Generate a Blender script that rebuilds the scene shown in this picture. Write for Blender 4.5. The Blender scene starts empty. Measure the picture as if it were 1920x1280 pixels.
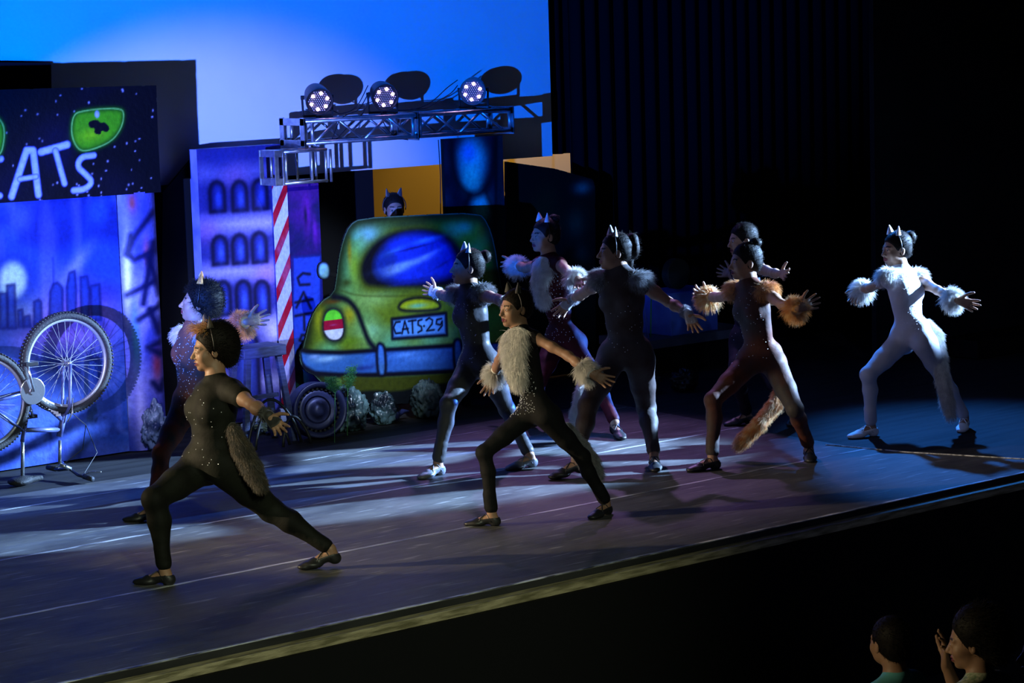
import bpy, math, random
import numpy as np
from mathutils import Vector, Matrix
C = bpy.context.scene.collection
random.seed(7); RNG = np.random.default_rng(7)
SC = bpy.context.scene

# ------------------------------------------------------------------ camera
cam_data = bpy.data.cameras.new('camera'); cam = bpy.data.objects.new('camera', cam_data); C.objects.link(cam)
cam_data.sensor_width = 36.0; cam_data.lens = 82.5; cam_data.clip_end = 200
_ax = math.radians(51.5); _pt = math.atan(588/4400.0); _rl = 0.031
_f = Vector((math.cos(_ax)*math.cos(_pt), math.sin(_ax)*math.cos(_pt), -math.sin(_pt)))
_r = Vector((math.sin(_ax), -math.cos(_ax), 0)); _u = _r.cross(_f)
_r2 = _r*math.cos(_rl) - _u*math.sin(_rl); _u2 = _u*math.cos(_rl) + _r*math.sin(_rl)
cam.matrix_world = Matrix(((_r2.x, _u2.x, -_f.x, 0), (_r2.y, _u2.y, -_f.y, 0), (_r2.z, _u2.z, -_f.z, 2.9), (0, 0, 0, 1)))
SC.camera = cam
SC.view_settings.view_transform = 'Standard'; SC.view_settings.look = 'None'
SC.view_settings.exposure = 0.0; SC.view_settings.gamma = 1.0; SC.view_settings.use_curve_mapping = False

# ------------------------------------------------------------------ world and stage lights
w = bpy.data.worlds.new('dark_theatre'); SC.world = w; w.use_nodes = True
w.node_tree.nodes['Background'].inputs[0].default_value = (0.1, 0.16, 0.3, 1)
w.node_tree.nodes['Background'].inputs[1].default_value = 0.0015

def spot(name, loc, target, color, power, angle, blend=0.3, radius=0.05):
    l = bpy.data.lights.new(name, 'SPOT'); l.energy = power; l.color = color
    l.spot_size = math.radians(angle); l.spot_blend = blend; l.shadow_soft_size = radius
    o = bpy.data.objects.new(name, l); C.objects.link(o); o.location = loc
    o.rotation_euler = (Vector(target)-Vector(loc)).to_track_quat('-Z', 'Y').to_euler()
    return o
LS = (3.0, 9.2, 1.5)
spot('front_lavender_spotlight', LS, (8.70, 15.0, 1.5), (0.55, 0.52, 1.0), 2500, 22, 0.6, 0.035)
spot('front_blue_spotlight', (LS[0], LS[1]-0.02, LS[2]+0.02), (10.4, 15.3, 3.2), (0.0, 0.12, 1.0), 9000, 38, 0.6, 0.035)
spot('added_set_fill_left', (6.0, 8.0, 5.6), (7.9, 14.5, 0.95), (0.42, 0.47, 1.0), 1000, 15, 0.6, 0.08)  # added fill from above, brightens the backcloth and round pillar
spot('added_set_fill_right', (7.5, 8.0, 5.6), (9.75, 14.5, 0.95), (0.58, 0.72, 1.0), 4400, 15, 0.6, 0.08)  # added fill from above, brightens the car where the front spot is blocked
spot('side_blue_white_spotlight', (19.0, 8.1, 3.7), (9.9, 12.0, 0.75), (0.34, 0.58, 1.0), 68000, 14, 0.3, 0.08)
spot('side_low_blue_spotlight', (16.5, 11.6, 1.7), (7.5, 12.95, 0.0), (0.05, 0.20, 1.0), 15000, 12, 0.6, 0.05)
spot('wing_warm_spotlight', (2.0, 14.3, 1.9), (6.9, 11.4, 0.8), (1.0, 0.80, 0.50), 2400, 23, 0.6, 0.06)
spot('overhead_pink_spotlight', (12.5, 15.1, 5.2), (10.2, 12.0, 0), (0.62, 0.34, 0.95), 650, 32, 0.7, 0.1)
spot('overhead_blue_spotlight', (14.5, 15.1, 5.2), (12.4, 10.1, 0), (0.03, 0.24, 1.0), 4200, 28, 0.9, 0.1)
spot('house_lavender_spotlight', (2.0, -2.0, 5.5), (12.0, 11.0, 0.4), (0.42, 0.52, 1.0), 520, 22, 0.9, 0.15)
spot('house_green_spotlight', (2.0, -1.0, 6.0), (6.4, 9.9, 0), (0.88, 1.0, 0.68), 2600, 24, 0.9, 0.15)
spot('added_stage_spill_fill', (3.2, 8.6, 1.6), (7.6, 6.8, 0.1), (1.0, 0.85, 0.5), 260, 24, 0.5, 0.1)  # added fill in place of warm stage spill on the spectators
spot('cyclorama_amber_spotlight', (14.0, 15.75, 3.4), (14.2, 17.0, 1.2), (1.0, 0.66, 0.24), 125, 120, 0.5, 0.1)

# ------------------------------------------------------------------ helpers
def link(o, parent=None):
    C.objects.link(o)
    if parent is not None: o.parent = parent
    return o
def tag(o, label=None, cat=None, group=None, kind=None):
    if label: o['label'] = label
    if cat: o['category'] = cat
    if group: o['group'] = group
    if kind: o['kind'] = kind
    return o
def thing(name, label, cat, loc=(0, 0, 0), rz=0, group=None):
    o = bpy.data.objects.new(name, None); link(o); o.location = loc; o.rotation_euler = (0, 0, rz)
    o.empty_display_size = 0.1
    return tag(o, label, cat, group)
def fast_mesh(name, v, faces, mats=None, fmat=None, smooth=True, col=None):
    """v (n,3) array; faces list of arrays each (m,k)"""
    v = np.asarray(v, dtype=np.float32); me = bpy.data.meshes.new(name)
    me.vertices.add(len(v)); me.vertices.foreach_set('co', v.ravel())
    faces = [np.asarray(a, dtype=np.int32) for a in faces if len(a)]
    tot = sum(a.size for a in faces); npoly = sum(len(a) for a in faces)
    me.loops.add(tot); me.polygons.add(npoly)
    me.loops.foreach_set('vertex_index', np.concatenate([a.ravel() for a in faces]))
    cnt = np.concatenate([np.full(len(a), a.shape[1], np.int32) for a in faces])
    st = np.concatenate([[0], np.cumsum(cnt)[:-1]]).astype(np.int32)
    me.polygons.foreach_set('loop_start', st)
    if fmat is not None: me.polygons.foreach_set('material_index', np.asarray(fmat, dtype=np.int32))
    me.polygons.foreach_set('use_smooth', np.full(npoly, bool(smooth)))
    me.update(calc_edges=True)
    for m in (mats or []): me.materials.append(m)
    if col is not None:
        a = me.color_attributes.new('paint', 'FLOAT_COLOR', 'POINT')
        cc = np.ones((len(v), 4), np.float32); cc[:, :3] = col; a.data.foreach_set('color', cc.ravel())
    return me
def ob(name, me, parent=None, loc=None):
    o = bpy.data.objects.new(name, me); link(o, parent)
    if loc is not None: o.location = loc
    return o

class MB:
    """collects simple solids; build() links them as one mesh object"""
    def __init__(s): s.v = []; s.f = []; s.m = []; s.n = 0; s.cur = 0
    def add(s, v, faces):
        s.v += [tuple(p) for p in v]
        for a in faces: s.f.append(tuple(i+s.n for i in a)); s.m.append(s.cur)
        s.n = len(s.v); return s
    def box(s, lo, hi, M=None):
        x0, y0, z0 = lo; x1, y1, z1 = hi
        v = [Vector(p) for p in ((x0,y0,z0),(x1,y0,z0),(x1,y1,z0),(x0,y1,z0),(x0,y0,z1),(x1,y0,z1),(x1,y1,z1),(x0,y1,z1))]
        if M is not None: v = [M @ p for p in v]
        return s.add(v, [(0,3,2,1),(4,5,6,7),(0,1,5,4),(1,2,6,5),(2,3,7,6),(3,0,4,7)])
    def tube(s, pts, r, n=8, closed=False, caps=True):
        pts = [Vector(p) for p in pts]; N = len(pts)
        rr = r if isinstance(r, (list, tuple)) else [r]*N
        rings = []; prev = None
        for i in range(N):
            if closed: t = pts[(i+1) % N]-pts[i-1]
            else: t = pts[min(i+1, N-1)]-pts[max(i-1, 0)]
            t.normalize()
            if prev is None: a = t.orthogonal().normalized()
            else:
                a = prev-t*prev.dot(t); a = a.normalized() if a.length > 1e-6 else t.orthogonal().normalized()
            prev = a; b = t.cross(a)
            rings.append([pts[i]+(a*math.cos(2*math.pi*k/n)+b*math.sin(2*math.pi*k/n))*rr[i] for k in range(n)])
        v = [p for g in rings for p in g]; fs = []
        for i in range(N if closed else N-1):
            j = (i+1) % N
            for k in range(n):
                fs.append((i*n+k, i*n+(k+1) % n, j*n+(k+1) % n, j*n+k))
        if caps and not closed:
            fs.append(tuple(reversed(range(n)))); fs.append(tuple(range((N-1)*n, N*n)))
        return s.add(v, fs)
    def lathe(s, prof, M, n=32):
        """prof list of (r, z) about local z"""
        v = []; fs = []
        for r_, z in prof:
            for k in range(n):
                v.append(M @ Vector((r_*math.cos(2*math.pi*k/n), r_*math.sin(2*math.pi*k/n), z)))
        for i in range(len(prof)-1):
            for k in range(n): fs.append((i*n+k, i*n+(k+1) % n, (i+1)*n+(k+1) % n, (i+1)*n+k))
        fs.append(tuple(reversed(range(n)))); fs.append(tuple(range((len(prof)-1)*n, len(prof)*n)))
        return s.add(v, fs)
    def ball(s, c, r, n=10, sq=(1, 1, 1)):
        v = []; fs = []; c = Vector(c)
        for i in range(n+1):
            th = math.pi*i/n
            for k in range(2*n):
                ph = math.pi*k/n
                v.append(c+Vector((r*math.sin(th)*math.cos(ph)*sq[0], r*math.sin(th)*math.sin(ph)*sq[1], r*math.cos(th)*sq[2])))
        for i in range(n):
            for k in range(2*n):
                a, b = i*2*n+k, i*2*n+(k+1) % (2*n); fs.append((a, a+2*n, b+2*n, b))
        return s.add(v, fs)
    def prism(s, pts, y0, y1):
        """pts (x,z) polygon extruded along y"""
        n = len(pts); v = [(x, y0, z) for x, z in pts]+[(x, y1, z) for x, z in pts]
        ar = sum(pts[i][0]*pts[(i+1) % n][1]-pts[(i+1) % n][0]*pts[i][1] for i in range(n))
        a = list(range(n)); b = list(range(n, 2*n))
        if ar < 0: a.reverse(); b.reverse()
        fs = [tuple(a), tuple(reversed(b))]
        for i in range(n):
            j = (i+1) % n; fs.append((j, i, n+i, n+j) if ar > 0 else (i, j, n+j, n+i))
        return s.add(v, fs)
    def build(s, name, mats, parent=None, smooth=False, bevel=0, loc=None):
        me = bpy.data.meshes.new(name); me.from_pydata(s.v, [], s.f)
        if not isinstance(mats, (list, tuple)): mats = [mats]
        for m in mats: me.materials.append(m)
        me.polygons.foreach_set('material_index', s.m)
        if smooth: me.polygons.foreach_set('use_smooth', [True]*len(s.f))
        me.update()
        o = ob(name, me, parent, loc)
        if bevel:
            b = o.modifiers.new('bevel', 'BEVEL'); b.width = bevel; b.segments = 2; b.limit_method = 'ANGLE'
        return o

# ------------------------------------------------------------------ materials
def mat(name, color, rough=0.6, metal=0.0, noise=0.0, nscale=8.0, color2=None, bump=0.0, bscale=60.0, spec=0.5, sheen=0.0, emit=None, estr=0.0, stretch=None, coat=0.0):
    m = bpy.data.materials.new(name); m.use_nodes = True; nt = m.node_tree; p = nt.nodes['Principled BSDF']
    p.inputs['Base Color'].default_value = (*color, 1); p.inputs['Roughness'].default_value = rough
    p.inputs['Metallic'].default_value = metal; p.inputs['Specular IOR Level'].default_value = spec
    if sheen: p.inputs['Sheen Weight'].default_value = sheen
    if coat: p.inputs['Coat Weight'].default_value = coat
    if emit: p.inputs['Emission Color'].default_value = (*emit, 1); p.inputs['Emission Strength'].default_value = estr
    tc = nt.nodes.new('ShaderNodeTexCoord'); src = tc.outputs['Object']
    if stretch:
        mp = nt.nodes.new('ShaderNodeMapping'); mp.inputs['Scale'].default_value = stretch
        nt.links.new(src, mp.inputs['Vector']); src = mp.outputs['Vector']
    if noise or color2:
        n = nt.nodes.new('ShaderNodeTexNoise'); n.inputs['Scale'].default_value = nscale; n.inputs['Detail'].default_value = 5
        nt.links.new(src, n.inputs['Vector'])
        rp = nt.nodes.new('ShaderNodeValToRGB'); c2 = color2 if color2 else tuple(c*(1-noise) for c in color)
        rp.color_ramp.elements[0].position = 0.40; rp.color_ramp.elements[0].color = (*color, 1)
        rp.color_ramp.elements[1].position = 0.62; rp.color_ramp.elements[1].color = (*c2, 1)
        nt.links.new(n.outputs['Fac'], rp.inputs['Fac']); nt.links.new(rp.outputs['Color'], p.inputs['Base Color'])
    if bump:
        n = nt.nodes.new('ShaderNodeTexNoise'); n.inputs['Scale'].default_value = bscale; n.inputs['Detail'].default_value = 4
        nt.links.new(src, n.inputs['Vector'])
        b = nt.nodes.new('ShaderNodeBump'); b.inputs['Strength'].default_value = bump; b.inputs['Distance'].default_value = 0.01
        nt.links.new(n.outputs['Fac'], b.inputs['Height']); nt.links.new(b.outputs['Normal'], p.inputs['Normal'])
    return m
def paint_mat(name, rough=0.55):
    m = bpy.data.materials.new(name); m.use_nodes = True; nt = m.node_tree; p = nt.nodes['Principled BSDF']
    p.inputs['Roughness'].default_value = rough; p.inputs['Specular IOR Level'].default_value = 0.3
    a = nt.nodes.new('ShaderNodeVertexColor'); a.layer_name = 'paint'
    tc = nt.nodes.new('ShaderNodeTexCoord'); n = nt.nodes.new('ShaderNodeTexNoise'); n.inputs['Scale'].default_value = 35; n.inputs['Detail'].default_value = 6
    nt.links.new(tc.outputs['Object'], n.inputs['Vector'])
    mr = nt.nodes.new('ShaderNodeMapRange'); mr.inputs['From Min'].default_value = 0.3; mr.inputs['From Max'].default_value = 0.7
    mr.inputs['To Min'].default_value = 0.75; mr.inputs['To Max'].default_value = 1.1
    nt.links.new(n.outputs['Fac'], mr.inputs['Value'])
    mx = nt.nodes.new('ShaderNodeVectorMath'); mx.operation = 'SCALE'
    nt.links.new(a.outputs['Color'], mx.inputs[0]); nt.links.new(mr.outputs['Result'], mx.inputs['Scale'])
    nt.links.new(mx.outputs['Vector'], p.inputs['Base Color'])
    b = nt.nodes.new('ShaderNodeBump'); b.inputs['Strength'].default_value = 0.25; b.inputs['Distance'].default_value = 0.01
    nt.links.new(n.outputs['Fac'], b.inputs['Height']); nt.links.new(b.outputs['Normal'], p.inputs['Normal'])
    return m
BLACK = mat('black_drape', (0.004, 0.004, 0.005), 0.95, bump=0.3, bscale=6, spec=0.0)
BLACKPAINT = mat('black_paint', (0.006, 0.006, 0.007), 0.8, spec=0.1)
ALU = mat('aluminium', (0.55, 0.57, 0.60), 0.35, 0.9, noise=0.3, nscale=20)
BLACKMETAL = mat('black_metal', (0.02, 0.02, 0.022), 0.4, 0.3)
CABLE = mat('black_cable', (0.01, 0.01, 0.012), 0.5)
PAINT = paint_mat('sprayed_paint')

# ------------------------------------------------------------------ spray painting on panels
def vnoise(X, Z, s, seed):
    g = np.random.default_rng(seed).random((64, 64)); x = X*s+7.3; z = Z*s+3.1
    i = np.floor(x).astype(int); j = np.floor(z).astype(int); fx = x-i; fz = z-j; fx = fx*fx*(3-2*fx); fz = fz*fz*(3-2*fz)
    G = lambda a, b: g[a % 64, b % 64]
    return (G(i, j)*(1-fx)+G(i+1, j)*fx)*(1-fz)+(G(i, j+1)*(1-fx)+G(i+1, j+1)*fx)*fz
def poly_sd(X, Z, pts):
    d = np.full(X.shape, 1e9); ins = np.zeros(X.shape, bool); n = len(pts)
    for i in range(n):
        ax, az = pts[i]; bx, bz = pts[(i+1) % n]; ex, ez = bx-ax, bz-az; L = ex*ex+ez*ez+1e-12
        t = np.clip(((X-ax)*ex+(Z-az)*ez)/L, 0, 1); d = np.minimum(d, np.hypot(X-ax-t*ex, Z-az-t*ez))
        c = ((az > Z) != (bz > Z)) & (X < (bx-ax)*(Z-az)/((bz-az) if bz != az else 1e-12)+ax); ins ^= c
    return np.where(ins, -d, d)
def line_d(X, Z, pts):
    d = np.full(X.shape, 1e9)
    for (ax, az), (bx, bz) in zip(pts[:-1], pts[1:]):
        ex, ez = bx-ax, bz-az; t = np.clip(((X-ax)*ex+(Z-az)*ez)/(ex*ex+ez*ez+1e-12), 0, 1)
        d = np.minimum(d, np.hypot(X-ax-t*ex, Z-az-t*ez))
    return d
def chaikin(pts, n=2, closed=True):
    for _ in range(n):
        q = []; m = len(pts)
        if not closed: q.append(pts[0])
        for i in range(m if closed else m-1):
            a = pts[i]; b = pts[(i+1) % m]
            q.append((a[0]*.75+b[0]*.25, a[1]*.75+b[1]*.25)); q.append((a[0]*.25+b[0]*.75, a[1]*.25+b[1]*.75))
        if not closed: q.append(pts[-1])
        pts = q
    return pts
class Paint:
    contrast = 1.55
    def __init__(s, x0, x1, z0, z1, h, base):
        s.nx = int((x1-x0)/h)+2; s.nz = int((z1-z0)/h)+2; s.h = h
        s.xs = x0+np.arange(s.nx)*h; s.zs = z0+np.arange(s.nz)*h
        s.X, s.Z = np.meshgrid(s.xs, s.zs, indexing='ij'); s.c = np.empty(s.X.shape+(3,)); s.c[:] = base
    def mix(s, m, col): m = np.clip(m, 0, 1)[..., None]; s.c = s.c*(1-m)+np.array(col)*m; return s
    def poly(s, pts, col, soft=0.004, a=1): return s.mix(a*np.clip(0.5-poly_sd(s.X, s.Z, pts)/(2*soft), 0, 1), col)
    def rim(s, pts, col, wd, a=1): return s.mix(a*np.exp(-(poly_sd(s.X, s.Z, pts)/wd)**2), col)
    def line(s, pts, col, wd, soft=0.006, a=1): return s.mix(a*np.clip(0.5-(line_d(s.X, s.Z, pts)-wd)/(2*soft), 0, 1), col)
    def glow(s, c, rx, rz, col, a=1, rot=0, p=2):
        x = s.X-c[0]; z = s.Z-c[1]; cr, sr = math.cos(rot), math.sin(rot); u = (x*cr+z*sr)/rx; v = (-x*sr+z*cr)/rz
        return s.mix(a*np.exp(-(u*u+v*v)**(p/2)), col)
    def cloud(s, sc, col, a, seed, lo=0.45, hi=0.75, sz=None):
        n = 0.6*vnoise(s.X, s.Z*(sz or 1), sc, seed)+0.4*vnoise(s.X, s.Z*(sz or 1), sc*2.3, seed+1)
        return s.mix(a*np.clip((n-lo)/(hi-lo), 0, 1), col)
    def panel(s, name, y, outline=None, thick=0.02, parent=None, mapf=None, back=True):
        V = np.stack([s.X, np.full(s.X.shape, y), s.Z], -1); col = s.c
        cx = (s.X[:-1, :-1]+s.h/2); cz = (s.Z[:-1, :-1]+s.h/2)
        if outline is not None:
            keep = poly_sd(cx, cz, outline) < 0
            sd = poly_sd(s.X, s.Z, outline); near = (sd > -0.4*s.h) & (sd < 1.6*s.h)
            pts = np.array(outline); nb = np.roll(pts, -1, 0); I = np.argwhere(near)
            for i, j in I:
                p = np.array([s.X[i, j], s.Z[i, j]]); e = nb-pts; t = np.clip(((p-pts)*e).sum(1)/((e*e).sum(1)+1e-12), 0, 1)
                q = pts+e*t[:, None]; k = np.argmin(((q-p)**2).sum(1)); V[i, j, 0], V[i, j, 2] = q[k]
        else: keep = np.ones(cx.shape, bool)
        if mapf: V = mapf(V)
        idx = np.arange(s.X.size).reshape(s.X.shape)
        a, b, c, d = idx[:-1, :-1][keep], idx[1:, :-1][keep], idx[1:, 1:][keep], idx[:-1, 1:][keep]
        F = np.stack([a, b, c, d], 1); used = np.unique(F); rm = np.full(s.X.size, -1); rm[used] = np.arange(len(used))
        Vf = V.reshape(-1, 3)[used]; cf = np.clip(col.reshape(-1, 3)[used], 0, 1)**s.contrast; F = rm[F]
        me = fast_mesh(name, Vf, [F], [PAINT], smooth=bool(mapf), col=cf)
        o = ob(name, me, parent)
        if thick:
            mod = o.modifiers.new('thickness', 'SOLIDIFY'); mod.thickness = thick; mod.offset = -1
            me.materials.append(BLACKPAINT); mod.material_offset = 1; mod.material_offset_rim = 1
        return o
# ------------------------------------------------------------------ implicit surfaces for bodies, clothes and hair
def nv(a): a = np.asarray(a, float); return a/(np.linalg.norm(a)+1e-12)
class Field:
    def __init__(s, lo, hi, h):
        s.lo = np.array(lo, float); s.h = h; s.n = (np.ceil((np.array(hi)-s.lo)/h)+1).astype(int)
        s.F = np.full(tuple(s.n), 0.5, np.float32)
        s.ax = [(s.lo[i]+np.arange(s.n[i])*h).astype(np.float32) for i in range(3)]
    def _put(s, lo, hi, fn, k, op):
        pad = k+2.5*s.h
        a = np.clip(np.floor((np.array(lo)-pad-s.lo)/s.h).astype(int), 0, s.n-1); b = np.clip(np.ceil((np.array(hi)+pad-s.lo)/s.h).astype(int)+1, 1, s.n)
        if np.any(b <= a): return
        sl = tuple(slice(a[i], b[i]) for i in range(3))
        X = s.ax[0][sl[0]][:, None, None]; Y = s.ax[1][sl[1]][None, :, None]; Z = s.ax[2][sl[2]][None, None, :]
        d = fn(X, Y, Z).astype(np.float32); A = s.F[sl]
        if op == 'add': hh = np.maximum(k-np.abs(A-d), 0)/k; s.F[sl] = np.minimum(A, d)-hh*hh*k*0.25
        else: d = -d; hh = np.maximum(k-np.abs(A-d), 0)/k; s.F[sl] = np.maximum(A, d)+hh*hh*k*0.25
    def cap(s, a, b, ra, rb, k=0.02, op='add'):
        a = np.asarray(a, float); b = np.asarray(b, float); e = b-a; L = float(e@e)+1e-12; R = max(ra, rb)
        def fn(X, Y, Z):
            t = np.clip(((X-a[0])*e[0]+(Y-a[1])*e[1]+(Z-a[2])*e[2])/L, 0, 1)
            return np.sqrt((X-a[0]-t*e[0])**2+(Y-a[1]-t*e[1])**2+(Z-a[2]-t*e[2])**2)-(ra+(rb-ra)*t)
        s._put(np.minimum(a, b)-R, np.maximum(a, b)+R, fn, k, op)
    def ell(s, c, axes, rad, k=0.02, op='add'):
        c = np.asarray(c, float); A = [nv(x) for x in axes]; R = max(rad)
        def fn(X, Y, Z):
            x, y, z = X-c[0], Y-c[1], Z-c[2]; q0 = 0; q1 = 0
            for ax, r_ in zip(A, rad):
                p = x*ax[0]+y*ax[1]+z*ax[2]; q0 = q0+(p/r_)**2; q1 = q1+(p/(r_*r_))**2
            k0 = np.sqrt(q0); k1 = np.sqrt(q1)+1e-9
            return k0*(k0-1)/k1
        s._put(c-R, c+R, fn, k, op)
    def half(s, p, n, k=0.004):
        """remove everything on the side n points to"""
        p = np.asarray(p, float); n = nv(n)
        X = s.ax[0][:, None, None]; Y = s.ax[1][None, :, None]; Z = s.ax[2][None, None, :]
        d = ((X-p[0])*n[0]+(Y-p[1])*n[1]+(Z-p[2])*n[2]).astype(np.float32)
        s.F = np.maximum(s.F, d)
    def mesh(s):
        F = s.F; F[0] = F[-1] = 0.5; F[:, 0] = F[:, -1] = 0.5; F[:, :, 0] = F[:, :, -1] = 0.5
        M = F < 0; n = s.n; cn = n-1
        act = np.zeros(tuple(cn), bool)
        cs = [M[i:i+cn[0], j:j+cn[1], k:k+cn[2]] for i in (0, 1) for j in (0, 1) for k in (0, 1)]
        allm = cs[0].copy(); anym = cs[0].copy()
        for c_ in cs[1:]: allm &= c_; anym |= c_
        act = anym & ~allm; I = np.argwhere(act)
        if len(I) == 0: return np.zeros((0, 3)), np.zeros((0, 4), int)
        idx = np.full(tuple(cn), -1, np.int32); idx[act] = np.arange(len(I))
        acc = np.zeros((len(I), 3)); cnt = np.zeros(len(I))
        i, j, k = I.T
        for ax in range(3):
            for u in (0, 1):
                for v in (0, 1):
                    o = [0, 0, 0]; oth = [q for q in range(3) if q != ax]; o[oth[0]] = u; o[oth[1]] = v
                    o2 = list(o); o2[ax] = 1
                    fa = F[i+o[0], j+o[1], k+o[2]].astype(float); fb = F[i+o2[0], j+o2[1], k+o2[2]].astype(float)
                    cr = (fa < 0) != (fb < 0); t = np.where(cr, fa/(fa-fb+1e-20), 0)
                    p = np.empty((len(I), 3)); p[:, ax] = t; p[:, oth[0]] = u; p[:, oth[1]] = v
                    acc[cr] += p[cr]; cnt[cr] += 1
        V = s.lo+(I+acc/np.maximum(cnt, 1)[:, None])*s.h
        Q = []
        for ax in range(3):
            sl0 = [slice(1, -1)]*3; sl1 = [slice(1, -1)]*3; sl0[ax] = slice(0, -1); sl1[ax] = slice(1, None)
            a = M[tuple(sl0)]; b = M[tuple(sl1)]; E = np.argwhere(a != b)
            off = np.array([1, 1, 1]); off[ax] = 0; g = E+off
            ins = a[tuple(E.T)]
            y, z = [(1, 2), (2, 0), (0, 1)][ax]; quads = []
            for dy, dz in ((-1, -1), (0, -1), (0, 0), (-1, 0)):
                c_ = g.copy(); c_[:, y] += dy; c_[:, z] += dz; quads.append(idx[tuple(c_.T)])
            q = np.stack(quads, 1); q[~ins] = q[~ins][:, ::-1]; Q.append(q)
        Q = np.concatenate(Q); Q = Q[(Q >= 0).all(1)]
        return V, Q

def strands(base, dirs, length, width, bend, seed=0, segs=3):
    """tapered three-sided hairs; base, dirs (n,3); length (n,)"""
    rg = np.random.default_rng(seed); n = len(base); d = dirs/np.linalg.norm(dirs, axis=1)[:, None]
    a = np.cross(d, rg.normal(size=(n, 3))); a /= np.linalg.norm(a, axis=1)[:, None]; b = np.cross(d, a)
    length = np.asarray(length)*np.ones(n); V = []
    bend = np.asarray(bend)*np.ones((n, 3)) if np.ndim(bend) == 1 else bend
    for i in range(segs+1):
        t = i/segs; c = base+d*(length*t)[:, None]+bend*(length*t*t)[:, None]; wd = width*(1-0.75*t)
        for k in range(3): V.append(c+(a*math.cos(2.0944*k)+b*math.sin(2.0944*k))*wd)
    V = np.stack(V, 1); m = V.shape[1]; o = (np.arange(n)*m)[:, None]; F = []
    for i in range(segs):
        for k in range(3):
            F.append(np.stack([o[:, 0]+i*3+k, o[:, 0]+i*3+(k+1) % 3, o[:, 0]+(i+1)*3+(k+1) % 3, o[:, 0]+(i+1)*3+k], 1))
    return V.reshape(-1, 3), np.concatenate(F)
def fur_obj(name, parts, material, parent, blob=None):
    Vs, Fs, n = [], [], 0
    for v, f in parts+([blob] if blob else []):
        Vs.append(v); Fs.append(f+n); n += len(v)
    return ob(name, fast_mesh(name, np.concatenate(Vs), [np.concatenate(Fs)], [material]), parent)
def fur_ring(c0, c1, r, n, length, width, seed, flare=0.4, droop=-0.15):
    """hair standing round the axis c0 -> c1, combed towards c1"""
    rg = np.random.default_rng(seed); c0 = np.asarray(c0, float); c1 = np.asarray(c1, float); ax = nv(c1-c0)
    u = nv(np.cross(ax, (0.3, 0.2, 1))); v = np.cross(ax, u); t = rg.random(n); ph = rg.random(n)*6.2832
    rad = np.cos(ph)[:, None]*u+np.sin(ph)[:, None]*v
    base = c0+(c1-c0)*t[:, None]+rad*r
    d = rad+ax*(flare+(t[:, None]-0.5)*1.1)+rg.normal(size=(n, 3))*0.22
    L = length*(0.65+0.5*rg.random(n))
    return strands(base, d, L, width, np.array([0, 0, droop]), seed)
def fur_surf(P, N, length, width, comb, seed, jit=0.25, droop=0.0):
    rg = np.random.default_rng(seed); n = len(P)
    d = N*0.55+np.asarray(comb)+rg.normal(size=(n, 3))*jit
    return strands(P, d, length*(0.6+0.6*rg.random(n)), width, np.array([0, 0, droop]), seed)

SKIN = mat('skin', (0.34, 0.185, 0.115), 0.55, noise=0.12, nscale=14, bump=0.05, bscale=120)
LIP = mat('lipstick', (0.16, 0.025, 0.03), 0.5)
BROW = mat('eyebrow', (0.03, 0.018, 0.012), 0.8)
HAIR = mat('dark_hair', (0.008, 0.006, 0.005), 0.6, spec=0.12, bump=0.3, bscale=60, stretch=(1, 1, 0.25))
EYEW = mat('eye_white', (0.7, 0.7, 0.68), 0.2); IRIS = mat('iris', (0.03, 0.018, 0.01), 0.15)
SEQ = mat('sequin', (0.85, 0.85, 0.9), 0.25, 0.35)
SHOEB = mat('black_leather', (0.015, 0.015, 0.017), 0.45); SHOEW = mat('white_canvas', (0.75, 0.75, 0.78), 0.6)
SHOEG = mat('grey_leather', (0.10, 0.11, 0.14), 0.4)
def fur_mat(n, a, b): return mat(n, a, 0.6, color2=b, nscale=28, sheen=0.3)
FURW = fur_mat('white_fur', (0.78, 0.76, 0.72), (0.60, 0.58, 0.55)); FURO = fur_mat('orange_fur', (0.75, 0.33, 0.05), (0.45, 0.16, 0.02))
FURG = fur_mat('grey_fur', (0.30, 0.31, 0.33), (0.14, 0.14, 0.15)); FURD = fur_mat('dark_brown_fur', (0.07, 0.045, 0.022), (0.02, 0.013, 0.008))
FURK = fur_mat('black_fur', (0.012, 0.012, 0.013), (0.03, 0.027, 0.024)); FURP = fur_mat('pinkish_white_fur', (0.75, 0.55, 0.48), (0.7, 0.66, 0.6))
FURWO = fur_mat('white_and_orange_fur', (0.70, 0.27, 0.03), (0.78, 0.52, 0.22))
def cloth(n, a, b=None, rough=0.45, ns=5): return mat(n, a, rough+.27, color2=b, nscale=ns, bump=0.35, bscale=22, spec=.16)
UNI = {'olive': cloth('olive_black_jersey', (0.010, 0.011, 0.008), (0.006, 0.006, 0.005)),
 'tabby': cloth('tabby_jersey', (0.04, 0.05, 0.05), (0.24, 0.07, 0.035)),
 'blackwhite': cloth('black_lycra', (0.05, 0.05, 0.056), None, 0.15), 'wine': cloth('wine_red_velvet', (0.06, 0.003, 0.008), (0.03, 0.002, 0.005), 0.4),
 'black': cloth('black_velvet', (0.006, 0.006, 0.007), None, 0.5), 'taupe': cloth('taupe_lycra', (0.065, 0.056, 0.056), (0.045, 0.028, 0.024), 0.33),
 'rust': cloth('rust_and_grey_lycra', (0.042, 0.037, 0.038), (0.12, 0.034, 0.016), 0.33, 3), 'plum': cloth('dark_plum_lycra', (0.012, 0.008, 0.018)),
 'white': cloth('white_lycra', (0.46, 0.46, 0.52), None, 0.5)}

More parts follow.
